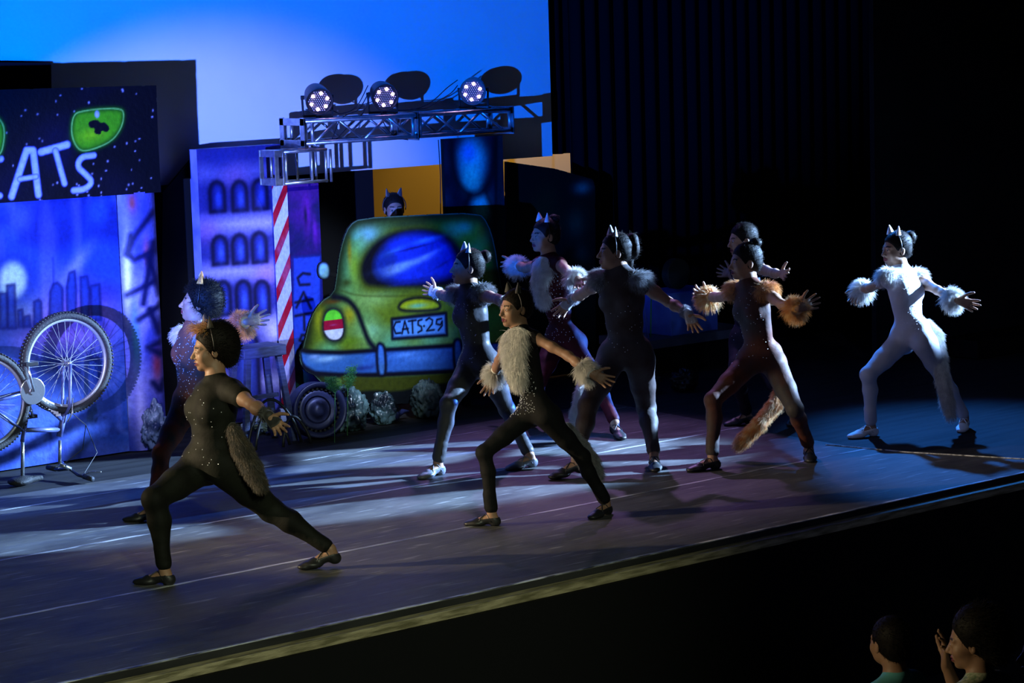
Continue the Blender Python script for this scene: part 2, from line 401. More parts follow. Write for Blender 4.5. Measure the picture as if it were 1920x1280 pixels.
def hand(F, wr, d, n, g, curl=0.35, spread=1.0):
    d = nv(d); n = nv(np.asarray(n)-d*np.dot(n, d)); wv = np.cross(n, d)
    if wv[2] < 0: wv = -wv
    s = g
    kn = [wr+d*.083*s+wv*.026*s, wr+d*.088*s+wv*.009*s, wr+d*.084*s-wv*.009*s, wr+d*.076*s-wv*.025*s]
    base = [wr+d*.02*s+wv*.014*s, wr+d*.018*s+wv*.005*s, wr+d*.018*s-wv*.005*s, wr+d*.02*s-wv*.014*s]
    for a, b in zip(base, kn): F.cap(a, b, .0125*s, .0105*s, .012)
    F.cap(wr-d*.01*s, wr+d*.03*s, .019*s, .017*s, .012)
    for i, (k, L) in enumerate(zip(kn, (.068, .076, .070, .055))):
        fd = nv(d+wv*spread*(0.28, 0.08, -0.12, -0.34)[i]); c = curl*(0.7, 0.9, 1.1, 1.3)[i]; p = k; r = .0088
        for j, fr in enumerate((.45, .30, .25)):
            q = p+fd*L*fr*s; F.cap(p, q, r*s, (r-.0009)*s, .004); r -= .0009; p = q
            fd = nv(fd*math.cos(c)+n*math.sin(c))
    td = nv(d*0.55+wv*0.85+n*0.25); p = wr+d*.025*s+wv*.016*s
    q = p+td*.042*s; F.cap(p, q, .0135*s, .0105*s, .010); td = nv(td+d*0.5); r_ = q+td*.032*s; F.cap(q, r_, .0105*s, .009*s, .004)
    F.cap(r_, r_+nv(td+d*.4)*.024*s, .009*s, .0075*s, .004)
def foot(F, heel, toe, g, infl=0.0, k=0.012):
    d = nv(np.array([toe[0]-heel[0], toe[1]-heel[1], 0])); slope = nv(np.asarray(toe)-np.asarray(heel)); up = np.array([0, 0, 1.0]); sd = np.cross(up, d)
    h = np.asarray(heel, float); L = .235*g
    F.ell(h+slope*.030*g+up*.030*g, (slope, sd, up), (.036*g+infl, .030*g+infl, .033*g+infl), k)
    F.cap(h+slope*.04*g+up*.055*g, h+slope*.15*g+up*.028*g, .031*g+infl, .024*g+infl, k)
    F.ell(h+slope*.155*g+up*.020*g, (slope, sd, up), (.055*g+infl, .042*g+infl, .021*g+infl), k)
    F.ell(h+slope*.200*g+up*.015*g, (slope, sd, up), (.038*g+infl, .033*g+infl, .015*g+infl), k)

def torso_and_legs(F, J, g, fat, e=0.0, legend=1.0, female=True, rings=False, neck=True, arms=0.0, legs=True):
    """e inflates everything (clothes); legend = share of the shin covered"""
    r = nv(J['shB']-J['shA']); up = nv(J['neck']-J['pelvis']); fw = nv(np.cross(r, up)); r = nv(np.cross(up, fw))
    rp = nv(J['hipB']-J['hipA']); fp = nv(np.cross(rp, up)); fp = nv(fp+fw*0.3); rp = nv(np.cross(up, fp))
    T = J['neck']-J['pelvis']; L = np.linalg.norm(T); chest = J['pelvis']+T*.70; waist = J['pelvis']+T*.38; q = g*fat
    F.ell(chest+fw*.005, (r, fw, up), (.135*q+e, .098*q+e, .165*g+e), .03)
    F.ell(waist, (r, fw, up), (.112*q+e, .086*q+e, .13*g+e), .05)
    F.ell(J['pelvis']+up*.03*g, (rp, fp, up), (.148*q+e, .105*q+e, .105*g+e), .05)
    F.cap(J['shA']*.8+J['neck']*.2, J['shB']*.8+J['neck']*.2, .047*q+e, .047*q+e, .03)
    for s in ('A', 'B'):
        F.cap(J['neck']+up*.02, J['sh'+s]*.75+J['neck']*.25, .042*g+e, .040*q+e, .04)
        F.ell(J['sh'+s]-up*.012, (r, fw, up), (.047*q+e, .047*q+e, .052*q+e), .03)
    if female:
        for sg in (-1, 1): F.ell(chest+fw*.072*q+r*sg*.062*q-up*.02*g, (r, fw, up), (.054*q+e, .040*q+e, .054*q+e), .04)
    if neck: F.cap(J['neck']-up*.01, J['neck']+(J['head']-J['neck'])*.42, .050*g+e, .047*g+e, .03)
    if not legs: return
    for s in ('A', 'B'):
        hp, kn, an = J['hip'+s], J['kn'+s], J['an'+s]
        F.ell(hp-fp*.055*g+up*.0*g, (rp, fp, up), (.078*q+e, .082*q+e, .088*q+e), .04)
        mid = hp*.45+kn*.55; td = nv(kn-hp)
        F.cap(hp, mid, .086*q+e, .070*q+e, .04); F.cap(mid, kn, .070*q+e, .052*q+e, .02)
        bend = kn-(hp+an)/2; sd = nv(an-kn); bk = -(bend-sd*np.dot(bend, sd))
        if np.linalg.norm(bk) < .03: bk = -fp*.06
        bk = nv(bk+(-fp)*.02)
        F.cap(kn-bk*.006*g, kn-bk*.005*g, .053*q+e, .053*q+e, .02)
        end = kn+(an-kn)*legend
        c1 = kn+(an-kn)*.32+bk*.012*g
        F.cap(kn, c1, .050*q+e, .050*q+e, .02)
        F.cap(c1, kn+(an-kn)*min(.80, legend), .050*q+e, .033*g+e, .02)
        if legend > .8: F.cap(kn+(an-kn)*.78, end, .033*g+e, .029*g+e, .012)
        if rings:
            for i in range(7):
                t = legend-.02-i*.038; c = kn+(an-kn)*t; wob = nv(np.array([math.sin(i*2.1), math.cos(i*1.7), .0]))*.003
                F.cap(c+wob, c-wob+(an-kn)*.006, .0375*g+e, .0375*g+e, .006)
def arms(F, J, g, fat, e=0.0, part=1.0):
    for s in ('A', 'B'):
        sh, el, wr = J['sh'+s], J['el'+s], J['wr'+s]
        m = sh*.5+el*.5; F.cap(sh, m, .043*g*fat+e, .039*g*fat+e, .02)
        if part < 1: F.cap(sh, sh+(el-sh)*part, .044*g*fat+e, .042*g*fat+e, .02); continue
        F.cap(m, el, .039*g*fat, .031*g, .02); F.cap(el, el*.65+wr*.35, .031*g, .034*g*(.5+.5*fat), .02)
        F.cap(el*.65+wr*.35, wr, .034*g*(.5+.5*fat), .022*g, .02)
def head_frame(J):
    f = nv(J['face']); u = nv(np.array([0, 0, 1.0])-f*f[2]); return f, u, nv(np.cross(u, f))
def headp(F, J, g, ears=True):
    f, u, l = head_frame(J); c = J['head']; g = g**.5
    H = lambda a, b, d: c+(f*a+l*b+u*d)*g
    E = lambda p, rad, k=.02, op='add': F.ell(H(*p), (f, l, u), [x*g for x in rad], k, op)
    E((-.018, 0, .032), (.096, .076, .086)); E((.034, 0, -.018), (.060, .062, .086), .02)
    E((.030, 0, -.068), (.052, .051, .036), .025); E((.070, 0, -.093), (.020, .021, .017), .018)
    for s in (-1, 1):
        E((.058, s*.036, -.030), (.026, .025, .026), .02)
        F.cap(H(.082, s*.012, .020), H(.070, s*.045, .020), .009*g, .008*g, .012)
        E((.101, s*.032, .000), (.018, .017, .014), .012, 'sub')
        E((.076, s*.031, .000), (.016, .0165, .0145), .006)
        if ears:
            E((-.006, s*.076, -.008), (.018, .008, .031), .006); E((.000, s*.084, -.006), (.008, .006, .017), .005, 'sub')
        E((.094, s*.0125, -.037), (.010, .0085, .008), .006)
        F.cap(H(.088, s*.020, -.062), H(.0955, 0, -.058), .0055*g, .0075*g, .006); F.cap(H(.086, s*.018, -.069), H(.0935, 0, -.071), .0055*g, .008*g, .006)
    F.cap(H(.082, 0, .014), H(.108, 0, -.026), .008*g, .010*g, .010); E((.109, 0, -.032), (.012, .011, .009), .008)
    E((.098, 0, -.0645), (.012, .022, .0016), .003, 'sub')
    F.cap(H(-.025, 0, -.05), J['neck'], .047*g, .050*g, .02)
    return H
def hairp(F, J, g, style):
    f, u, l = head_frame(J); c = J['head']; q = g**.5; H = lambda a, b, d: c+(f*a+l*b+u*d)*q
    E = lambda p, rad, k=.015, op='add': F.ell(H(*p), (f, l, u), [x*q for x in rad], k, op)
    if style == 'afro':
        E((-.035, 0, .045), (.115, .105, .108)); E((-.075, 0, -.005), (.075, .085, .085), .03)
        E((.100, 0, -.035), (.085, .11, .098), .012, 'sub')
    elif style == 'big':
        E((-.040, 0, .050), (.118, .098, .112)); E((-.085, 0, -.01), (.075, .08, .105), .04)
        E((.102, 0, -.030), (.085, .12, .100), .012, 'sub')
    else:
        E((-.020, 0, .034), (.104, .084, .096)); E((-.055, 0, -.015), (.062, .070, .062), .02)
        E((.110, 0, -.040), (.090, .12, .105), .010, 'sub')
        for s in (-1, 1): E((.010, s*.083, -.03), (.036, .02, .05), .006, 'sub')
        if style in ('bun', 'curlbun'): E((-.120, 0, .075), (.042, .045, .045), .008)
        if style == 'highbun': E((-.080, 0, .120), (.042, .042, .035), .008)
        if style == 'curlbun': E((-.13, 0, .02), (.04, .05, .07), .012); E((-.10, 0, -.06), (.03, .03, .07), .012)
    return H

CAMV = np.array([-.60, -.77, .13])
def make_person(name, spec, root, label, category, uni, hair='bun', ears=None, shoes=SHOEB, cuff=None, collar=None, bib=None, tail=None,
                sequins=0, seqdir=None, gloves=None, group=None, straps=True, sleeve=0, male=False, h=0.005, curl=.35, furc=2300, extra=None, tophair=None, seqm=None):
    J = {k: (np.array(v, float) if isinstance(v, (list, tuple)) else v) for k, v in spec.items()}
    S = J['S']; g = S/1.62; fat = J['fat']
    pts = np.array([v for k, v in J.items() if isinstance(v, np.ndarray) and k not in ('face', 'root')])
    lo = pts.min(0)-.22; hi = pts.max(0)+.22; lo[2] = J.get('zmin', -.02)
    F = Field(lo, hi, h)
    torso_and_legs(F, J, g, fat, female=not male); arms(F, J, g, fat); H = headp(F, J, g)
    for s in ('A', 'B'):
        foot(F, J['heel'+s], J['toe'+s], g); F.cap(J['an'+s], J['heel'+s]+nv(J['toe'+s]-J['heel'+s])*.045*g+np.array([0, 0, .04*g]), .029*g, .030*g, .012)
        F.cap(J['kn'+s]*.2+J['an'+s]*.8, J['an'+s], .031*g, .028*g, .01)
        hand(F, J['wr'+s], J['tip'+s]-J['wr'+s], J.get('palm'+s, CAMV), g*1.05, curl)
    V, Q = F.mesh()
    # floor contact: nothing of the sole dips under the boards
    V[:, 2] = np.maximum(V[:, 2], J.get('zfloor', 0.002)) if J.get('zfloor', 0) is not None else V[:, 2]
    f, u, l = head_frame(J); cc = V[Q].mean(1)-J['head']; q = g**.5; a, b, d = cc@f/q, cc@l/q, cc@u/q
    fm = np.zeros(len(Q), int)
    fm[(a > .078) & (np.abs(b) < .024) & (np.abs(d+.0645) < .0125-.25*np.abs(b))] = 1
    fm[(a > .055) & (np.abs(b) > .012) & (np.abs(b) < .048) & (np.abs(d-.026+(np.abs(b)-.03)**2*6) < .0045)] = 2
    body = ob(name, fast_mesh(name, V, [Q], [SKIN, LIP, BROW], fm), None, root)
    tag(body, label, category, group)
    P = body
    # eyes
    for s in (-1, 1):
        c = H(.0795, s*.031, 0.0); m = MB(); m.ball((0, 0, 0), .0125*q, 10); m2 = m
        vv = np.array([tuple(p) for p in m.v]); m.m = [0]*len(m.f)
        for i, fc in enumerate(m.f):
            cen = vv[list(fc)].mean(0)
            if cen@f > .0105*q: m.m[i] = 1
        m.build('eye', [EYEW, IRIS], P, smooth=True, loc=tuple(c))
    # unitard
    F = Field(lo, hi, .006); torso_and_legs(F, J, g, fat, e=.0045, legend=.93, female=not male, rings=True, neck=False)
    up = nv(J['neck']-J['pelvis']); hd = nv(J['head']-J['neck'])
    F.cap(J['neck']-up*.02, J['neck']+hd*.018*g, .055*g, .052*g, .03)
    if sleeve: arms(F, J, g, fat, .006, sleeve)
    UV, UQ = F.mesh()
    su = ob('unitard' if not male else 'clothes', fast_mesh('unitard', UV, [UQ], [uni]), P)
    # vertex normals for fur and sequins
    fn = np.cross(UV[UQ[:, 2]]-UV[UQ[:, 0]], UV[UQ[:, 3]]-UV[UQ[:, 1]]); fn /= np.linalg.norm(fn, axis=1)[:, None]+1e-12
    fc = UV[UQ].mean(1); sd = int(abs(J['head'][0])*1000) % 97
    rg = np.random.default_rng(sd+5)
    r_ = nv(J['shB']-J['shA']); fw = nv(np.cross(r_, up))
    # hair
    F = Field(J['head']-.26, J['head']+.26, .005); hairp(F, J, g, hair); HV, HQ = F.mesh()
    # keep hair off the shirt collar
    hn = np.cross(HV[HQ[:, 2]]-HV[HQ[:, 0]], HV[HQ[:, 3]]-HV[HQ[:, 1]]); hn /= np.linalg.norm(hn, axis=1)[:, None]+1e-12; hc = HV[HQ].mean(1)
    nh = {'afro': 2600, 'big': 1500, 'curlbun': 700}.get(hair, 900); sel = rg.choice(len(hc), min(nh, len(hc)), replace=False)
    front = ((hc[sel]-J['head'])@f < .05*q) | (((hc[sel]-J['head'])@u > .06*q)); sel = sel[front]
    comb = -f*.7 if hair not in ('afro',) else f*0
    HS = fur_surf(hc[sel], hn[sel], .032 if hair == 'afro' else (.022 if hair in ('big', 'curlbun') else .013), .0012, comb, sd, .35)
    fur_obj('hair', [HS], HAIR, P, (HV, HQ))
    # ears on a headband
    if ears:
        m = MB(); arc = [H(.012, math.sin(t)*.093, .022+math.cos(t)*.098) for t in np.linspace(-1.9, 1.9, 22)]
        if hair in ('afro', 'big'): arc = [H(.012-.01, math.sin(t)*.112, .030+math.cos(t)*.128) for t in np.linspace(-1.7, 1.7, 22)]
        m.tube(arc, .0035, 6); m.build('headband', BLACKMETAL, P, smooth=True)
        R = 1.3 if hair in ('afro', 'big') else 1.0
        for s in (-1, 1):
            b0 = np.array([.012-(.01 if R > 1 else 0), s*.040*R, .022+.088*R]); m = MB()
            n_, hgt, wd = 12, .068, .031; vs = []
            for i in range(n_+1):
                t = i/n_; wv = wd*(1-t)**.8*(1 if t < .99 else .05); z = hgt*t
                for sx, dx in ((-1, .004), (0, .014*(1-t)), (1, -.004), (0, -.030*(1-t)**.7)):
                    ca, sa = .62, .78*s; yy = sx*wv; vs.append(H(b0[0]+dx*ca-yy*sa*-1, b0[1]+yy*ca+dx*sa*-1+s*.018*t, b0[2]+z-.008))
            fs = []
            for i in range(n_):
                for k_ in range(4): fs.append((i*4+k_, i*4+(k_+1) % 4, (i+1)*4+(k_+1) % 4, (i+1)*4+k_))
            fs.append((3, 2, 1, 0)); fs.append((n_*4, n_*4+1, n_*4+2, n_*4+3)); m.add(vs, fs); o = m.build('cat_ear', ears, P, smooth=True)
    if tophair:
        base = np.array([H(.03+.05*a_, b_*.06, .128+.02*c_) for a_, b_, c_ in rg.random((500, 3))*2-1])
        fur_obj('fur_tuft', [strands(base, np.tile(f*.7+u*.35, (500, 1))+rg.normal(size=(500, 3))*.3, .055, .0014, np.array([0, 0, -.5]), 3)], tophair, P)
    # sequins
    if sequins:
        cand = np.where((fn@fw > .15) & (((fc-J['pelvis'])@up) > .0) & (((fc-J['neck'])@up) < -.03) & (np.abs((fc-J['neck'])@r_) < .13*g*fat))[0]
        sel = rg.choice(cand, min(sequins, len(cand)), replace=False); m = MB()
        for i in sel:
            n0 = fn[i]; a0 = nv(np.cross(n0, (.1, .3, 1))); b0 = np.cross(n0, a0); c = fc[i]+n0*.0008; rr = .0032
            ring = [c+(a0*math.cos(t)+b0*math.sin(t))*rr for t in np.linspace(0, 2*math.pi, 7)[:-1]]
            m.add(ring+[c+n0*.0026], [(k_, (k_+1) % 6, 6) for k_ in range(6)]+[(5, 4, 3, 2, 1, 0)])
        o = m.build('sequins', seqm or SEQ, P); tag(o, kind='stuff')
    # gloves
    for s in ('A', 'B'):
        wr, el = J['wr'+s], J['el'+s]; ax = nv(el-wr)
        if gloves:
            FG = Field(np.minimum(wr, J['tip'+s])-.13, np.maximum(wr, J['tip'+s])+.13, .004)
            d_ = nv(J['tip'+s]-wr); nn = nv(np.asarray(J.get('palm'+s, CAMV))-d_*np.dot(J.get('palm'+s, CAMV), d_))
            wv = np.cross(nn, d_); wv = -wv if wv[2] < 0 else wv
            for k0, k1 in (((.0, .014), (.076, .026)), ((.0, .005), (.080, .009)), ((.0, -.005), (.076, -.009)), ((.0, -.014), (.068, -.025))):
                FG.cap(wr+d_*k0[0]*g+wv*k0[1]*g, wr+d_*k1[0]*g+wv*k1[1]*g, .0165*g, .0145*g, .012)
            FG.cap(wr+ax*.05, wr, .031*g, .026*g, .012); gv, gq = FG.mesh()
            ob('glove', fast_mesh('glove', gv, [gq], [gloves]), P)
            m = MB(); rg2 = np.random.default_rng(3)
            fur_obj('fur_cuff', [fur_ring(wr+ax*.055, wr+ax*.02, .029*g, 420, .022, .0011, 5, .5)], gloves, P)
        elif cuff:
            cm = cuff[0] if isinstance(cuff, tuple) else cuff; FG = Field(wr-.16, wr+.16, .006)
            FG.cap(wr+ax*.085*g, wr+ax*.03*g, .036*g, .046*g, .01); gv, gq = FG.mesh()
            fur_obj('fur_cuff', [fur_ring(wr+ax*.10*g, wr+ax*.02*g, .038*g, furc, .070*g, .0010, 11, .85, -.3)], cm, P, (gv, gq))
    # shoulder fur
    if collar:
        for s, sg in (('A', -1), ('B', 1)):
            c = J['sh'+s]*.9+J['neck']*.1; FG = Field(c-.18, c+.18, .006)
            FG.ell(c+up*.025, (r_, fw, up), (.062*g*fat, .068*g*fat, .040*g), .01); gv, gq = FG.mesh()
            gn = np.cross(gv[gq[:, 2]]-gv[gq[:, 0]], gv[gq[:, 3]]-gv[gq[:, 1]]); gn /= np.linalg.norm(gn, axis=1)[:, None]+1e-12; gc = gv[gq].mean(1)
            se = rg.choice(len(gc), 2200)
            fur_obj('shoulder_fur', [fur_surf(gc[se], gn[se], .052*g, .0010, r_*sg*.6-up*.3, 13+sg, .25, -.3)], collar, P, (gv, gq))
    if bib:
        bm, bl, bw = bib; FG = Field(J['neck']-.45, J['neck']+.25, .006); c = J['neck']; T = J['pelvis']-J['neck']; dn = nv(T)
        for t in np.linspace(0, 1, 6):
            FG.ell(c+dn*(.01+bl*t*.85)+fw*(.055+.050*min(1, t*2.2))*fat*g, (r_, fw, up), (bw*(1-t*.55), .035, .05), .03)
        gv, gq = FG.mesh(); gn = np.cross(gv[gq[:, 2]]-gv[gq[:, 0]], gv[gq[:, 3]]-gv[gq[:, 1]]); gn /= np.linalg.norm(gn, axis=1)[:, None]+1e-12; gc = gv[gq].mean(1)
        cd = np.where(gn@fw > -.3)[0]; se = rg.choice(cd, 5200)
        fur_obj('fur_bib', [fur_surf(gc[se], gn[se], .062*g, .0011, dn*1.0, 17, .25, -.3)], bm, P, (gv, gq))
    if tail:
        tm, tp, tr, tl = tail; tp = [np.array(p) for p in tp]; FG = Field(np.min(tp, 0)-.1, np.max(tp, 0)+.1, .006)
        rr = [tr*x for x in ([.6]+[1]*(len(tp)-2)+[.7])]
        for i in range(len(tp)-1): FG.cap(tp[i], tp[i+1], rr[i], rr[i+1], .02)
        gv, gq = FG.mesh(); gn = np.cross(gv[gq[:, 2]]-gv[gq[:, 0]], gv[gq[:, 3]]-gv[gq[:, 1]]); gn /= np.linalg.norm(gn, axis=1)[:, None]+1e-12; gc = gv[gq].mean(1)
        se = rg.choice(len(gc), 7500); D = np.zeros((len(se), 3))
        for i, p in enumerate(gc[se]):
            k_ = min(range(len(tp)-1), key=lambda z: np.linalg.norm((tp[z]+tp[z+1])/2-p)); D[i] = nv(tp[k_+1]-tp[k_])
        fur_obj('tail', [strands(gc[se], gn[se]*.6+D*.95+rg.normal(size=D.shape)*.2, tl*(.6+.6*rg.random(len(se))), .0011, np.array([0, 0, -.25]), 19)], tm, P, (gv, gq))
    # shoes
    for s in ('A', 'B'):
        he, to = J['heel'+s], J['toe'+s]; d_ = nv(to-he); up_ = np.array([0, 0, 1.0])
        FG = Field(np.minimum(he, to)-.09, np.maximum(he, to)+.13, .004); foot(FG, he, to, g, .0045)
        FG.cap(he+d_*.035*g+up_*.085*g, he+d_*.115*g+up_*.070*g, .040*g, .033*g, .006, 'sub')
        gv, gq = FG.mesh(); zf = J.get('zfloor', 0)
        if zf is not None: gv[:, 2] = np.maximum(gv[:, 2], 0.0005)
        so = ob('shoe', fast_mesh('shoe', gv, [gq], [shoes]), P)
        if straps:
            sv = np.cross(up_, d_); m = MB()
            for sg in (-1, 1):
                m.tube([he+d_*.05*g+sv*sg*.036*g+up_*.03*g, he+d_*.075*g+sv*sg*.022*g+up_*.075*g, he+d_*.095*g+up_*.078*g, he+d_*.125*g-sv*sg*.024*g+up_*.055*g, he+d_*.135*g-sv*sg*.036*g+up_*.028*g], .0035, 6)
            m.build('strap', shoes, so, smooth=True)
    return body
# ------------------------------------------------------------------ stage and house (setting)
def struct(o): o['kind'] = 'structure'; return o
def floor_mat():
    m = bpy.data.materials.new('dance_vinyl'); m.use_nodes = True; nt = m.node_tree; p = nt.nodes['Principled BSDF']; N = nt.nodes.new; Lk = nt.links.new
    tc = N('ShaderNodeTexCoord'); n1 = N('ShaderNodeTexNoise'); n1.inputs['Scale'].default_value = 1.6; n1.inputs['Detail'].default_value = 8
    n1.inputs['Roughness'].default_value = 0.65
    mp = N('ShaderNodeMapping'); mp.inputs['Scale'].default_value = (1, 2.2, 1); Lk(tc.outputs['Object'], mp.inputs['Vector']); Lk(mp.outputs['Vector'], n1.inputs['Vector'])
    r = N('ShaderNodeValToRGB'); r.color_ramp.elements[0].position = .35; r.color_ramp.elements[0].color = (.040, .039, .041, 1)
    r.color_ramp.elements[1].position = .68; r.color_ramp.elements[1].color = (.115, .112, .110, 1)
    Lk(n1.outputs['Fac'], r.inputs['Fac'])
    # scratches and chalk scuffs
    n2 = N('ShaderNodeTexNoise'); n2.inputs['Scale'].default_value = 9; n2.inputs['Detail'].default_value = 6; mp2 = N('ShaderNodeMapping'); mp2.inputs['Scale'].default_value = (.35, 2.4, 1)
    mp2.inputs['Rotation'].default_value = (0, 0, .35); Lk(tc.outputs['Object'], mp2.inputs['Vector']); Lk(mp2.outputs['Vector'], n2.inputs['Vector'])
    r2 = N('ShaderNodeValToRGB'); r2.color_ramp.elements[0].position = .60; r2.color_ramp.elements[0].color = (0, 0, 0, 1); r2.color_ramp.elements[1].position = .80; r2.color_ramp.elements[1].color = (.26, .26, .26, 1)
    Lk(n2.outputs['Fac'], r2.inputs['Fac'])
    ad = N('ShaderNodeVectorMath'); ad.operation = 'ADD'; Lk(r.outputs['Color'], ad.inputs[0]); Lk(r2.outputs['Color'], ad.inputs[1]); Lk(ad.outputs['Vector'], p.inputs['Base Color'])
    mr = N('ShaderNodeMapRange'); mr.inputs['To Min'].default_value = .48; mr.inputs['To Max'].default_value = .70; Lk(n1.outputs['Fac'], mr.inputs['Value']); Lk(mr.outputs['Result'], p.inputs['Roughness'])
    p.inputs['Specular IOR Level'].default_value = .28
    n3 = N('ShaderNodeTexNoise'); n3.inputs['Scale'].default_value = 5; n3.inputs['Detail'].default_value = 3; Lk(mp2.outputs['Vector'], n3.inputs['Vector'])
    b = N('ShaderNodeBump'); b.inputs['Strength'].default_value = .35; b.inputs['Distance'].default_value = .02; Lk(n3.outputs['Fac'], b.inputs['Height']); Lk(b.outputs['Normal'], p.inputs['Normal'])
    return m
VINYL = floor_mat()
BOARD = mat('black_stage_boards', (.028, .028, .030), .75, noise=.5, nscale=3, bump=.2, bscale=20, spec=.2, stretch=(.5, 4, 1))
m = MB(); m.box((-2, 9.45, -.30), (22, 19, -.003)); fl = struct(m.build('floor', BOARD))
ve = [(-2, 9.45), (12.12, 9.45), (12.02, 9.80), (11.60, 10.85), (11.62, 11.6), (11.75, 13.6), (-2, 14.0)]; n_ = len(ve)
m = MB(); m.add([(x, y, 0) for x, y in ve]+[(x, y, -.0029) for x, y in ve], [tuple(range(n_)), tuple(reversed(range(n_, 2*n_)))]+[(i, n_+i, n_+(i+1) % n_, (i+1) % n_) for i in range(n_)])
tag(m.build('dance_mat', VINYL), 'dark grey vinyl dance mat covering the stage floor under the dancers', 'mat')
TAPE = mat('worn_clear_tape', (.60, .61, .66), .3, noise=.9, nscale=4, bump=.4, bscale=40, stretch=(1, 6, 1))
TAPEB = mat('scuffed_edge_tape', (.05, .05, .055), .4, color2=(.80, .82, .9), nscale=5, bump=.4, bscale=30, stretch=(1, 5, 1))
for i, (y, x0, x1, wd) in enumerate(((10.77, -2, 11.6, .013), (12.02, -2, 11.62, .012), (13.33, -2, 11.7, .007))):
    m = MB(); m.box((x0, y-wd, 0), (x1, y+wd, .0012)); tag(m.build('tape_strip', TAPE), ('long worn tape strip on the stage floor nearest the stage edge', 'long worn tape strip along the middle of the stage floor', 'faint tape strip on the stage floor nearest the painted scenery')[i], 'tape', 'tape strips over the floor seams')
m = MB(); m.tube([(11.523, 11.071, 0.005), (11.677, 10.474, 0.005), (11.994, 9.743, 0.005)], .005, 4); tag(m.build('tape_strip', TAPE), 'short tape strip across the floor at the right of the white dancer', 'tape', 'tape strips over the floor seams')
m = MB(); m.box((-2, 9.452, 0), (22, 9.475, .003)); struct(m.build('trim_1', TAPEB))
WOODE = mat('worn_edge_board', (.40, .34, .21), .6, color2=(.14, .12, .06), nscale=5, bump=.5, bscale=50, stretch=(1, 8, 8))
m = MB(); m.box((-2, 9.375, -.30), (22, 9.445, -.035)); struct(m.build('trim_2', WOODE, bevel=.004))
m = MB(); m.box((-2, 9.34, -1.1), (22, 9.375, -.08)); struct(m.build('wall_stage_front', BLACKPAINT))
HOUSE = mat('dark_carpet', (.012, .012, .013), .95, bump=.3)
m = MB(); m.box((-6, -3, -1.2), (26, 9.45, -1.1)); struct(m.build('floor_house', HOUSE))

# projection screen: hung cloth
def screen_mat():
    return mat('screen_cloth', (.80, .80, .80), .9, noise=.04, nscale=2, bump=.08, bscale=300, spec=.1)
SCRM = screen_mat()
sx = [[(12.669, 1.790)][0][0], [(10.505, 1.816)][0][1]]
m = MB(); m.box((5.0, 15.30, sx[1]), (sx[0], 15.31, 5.2)); 
scr = m.build('projection_screen', SCRM); tag(scr, 'huge pale projection screen lit blue behind the painted scenery', 'screen')
m = MB(); m.tube([(5.0, 15.305, 5.2), (sx[0], 15.305, 5.2)], .03, 10); m.build('top_batten', BLACKMETAL, scr)
AMB = mat('amber_wall_paint', (.80, .55, .13), .9)
m = MB(); m.box((11.5, 17.0, 0), (19, 17.1, 2.4)); struct(m.build('wall_back', AMB))
def drape(name, x0, x1, y, z0, z1, mt, depth=.03, per=.16):
    n = max(8, int((x1-x0)/per*8)); v = []; 
    for i in range(n+1):
        x = x0+(x1-x0)*i/n; yy = y+depth*math.sin((x-x0)/per*6.283+.8*math.sin(x*3))
        v += [(x, yy, z0), (x, yy, z1), (x, yy+.012, z0), (x, yy+.012, z1)]
    f = []
    for i in range(n):
        a = i*4; b = a+4; f += [(a, b, b+1, a+1), (a+2, a+3, b+3, b+2), (a, a+2, b+2, b), (a+1, b+1, b+3, a+3)]
    f += [(0, 1, 3, 2), (n*4, n*4+2, n*4+3, n*4+1)]
    m = MB(); m.add(v, f); return m.build(name, mt, smooth=True)
xa = [(12.728, 2.675)][0][0]; xb = [(12.821, 1.841)][0]; xc_ = [(14.576, 1.269)][0][0]
tag(drape('masking_drape', xa, xb[0]+.3, 15.40, xb[1]-.02, 5.4, BLACK), 'black drape hanging just right of the blue screen, above the amber gap', 'curtain')
tag(drape('masking_drape', xb[0], 21, 15.22, -.003, 5.6, BLACK), 'wide black drape filling the dark middle of the stage behind the dancers', 'curtain')
PANELR = mat('dark_grey_flat', (.016, .019, .024), .95, noise=.3, nscale=2, spec=.0)
m = MB(); m.box((xc_, 13.4, -.003), (20, 13.45, 5.0)); tag(m.build('dark_flat', PANELR), 'tall very dark grey flat behind the dancer in white, at the right', 'flat')
q = [(15.271, 0.158), (16.463, 0.029), (15.267, -0.411)]
m = MB(); m.box((q[0][0], 12.9, 0.002), (q[1][0], 13.3, q[0][1])); tag(m.build('storage_box', BLACKPAINT, bevel=.01), 'black box standing by the dark grey flat at the far right', 'box')
m = MB(); m.prism([(6.052, 2.837), (7.994, 2.751), (7.944, 1.677), (5.972, 1.750)], 15.24, 15.27); tag(m.build('black_flat', BLACKPAINT), 'black panel standing in for a shadow above the banner at the top left', 'flat')  # black panel put where a shadow darkens the screen
m = MB(); q = [(8.878, 1.833), (9.138, 2.067), (9.189, 2.064), (9.072, -0.023), (8.684, -0.013), (8.806, 1.774)]; m.prism(q, 15.16, 15.19); tag(m.build('black_flat', BLACKPAINT), 'narrow black flat with a slanted top between the painted pillar and the arcaded building', 'flat')
q = [(10.149, 1.928), (10.850, 1.886)]; zt = sx[1]+.03
m = MB(); m.box((q[0][0], 15.36, 0), (q[1][0], 15.39, zt)); tag(m.build('black_flat', BLACKPAINT), 'black flat between the striped pillar and the amber opening', 'flat')

# ------------------------------------------------------------------ painted scenery
def P2(l): return l
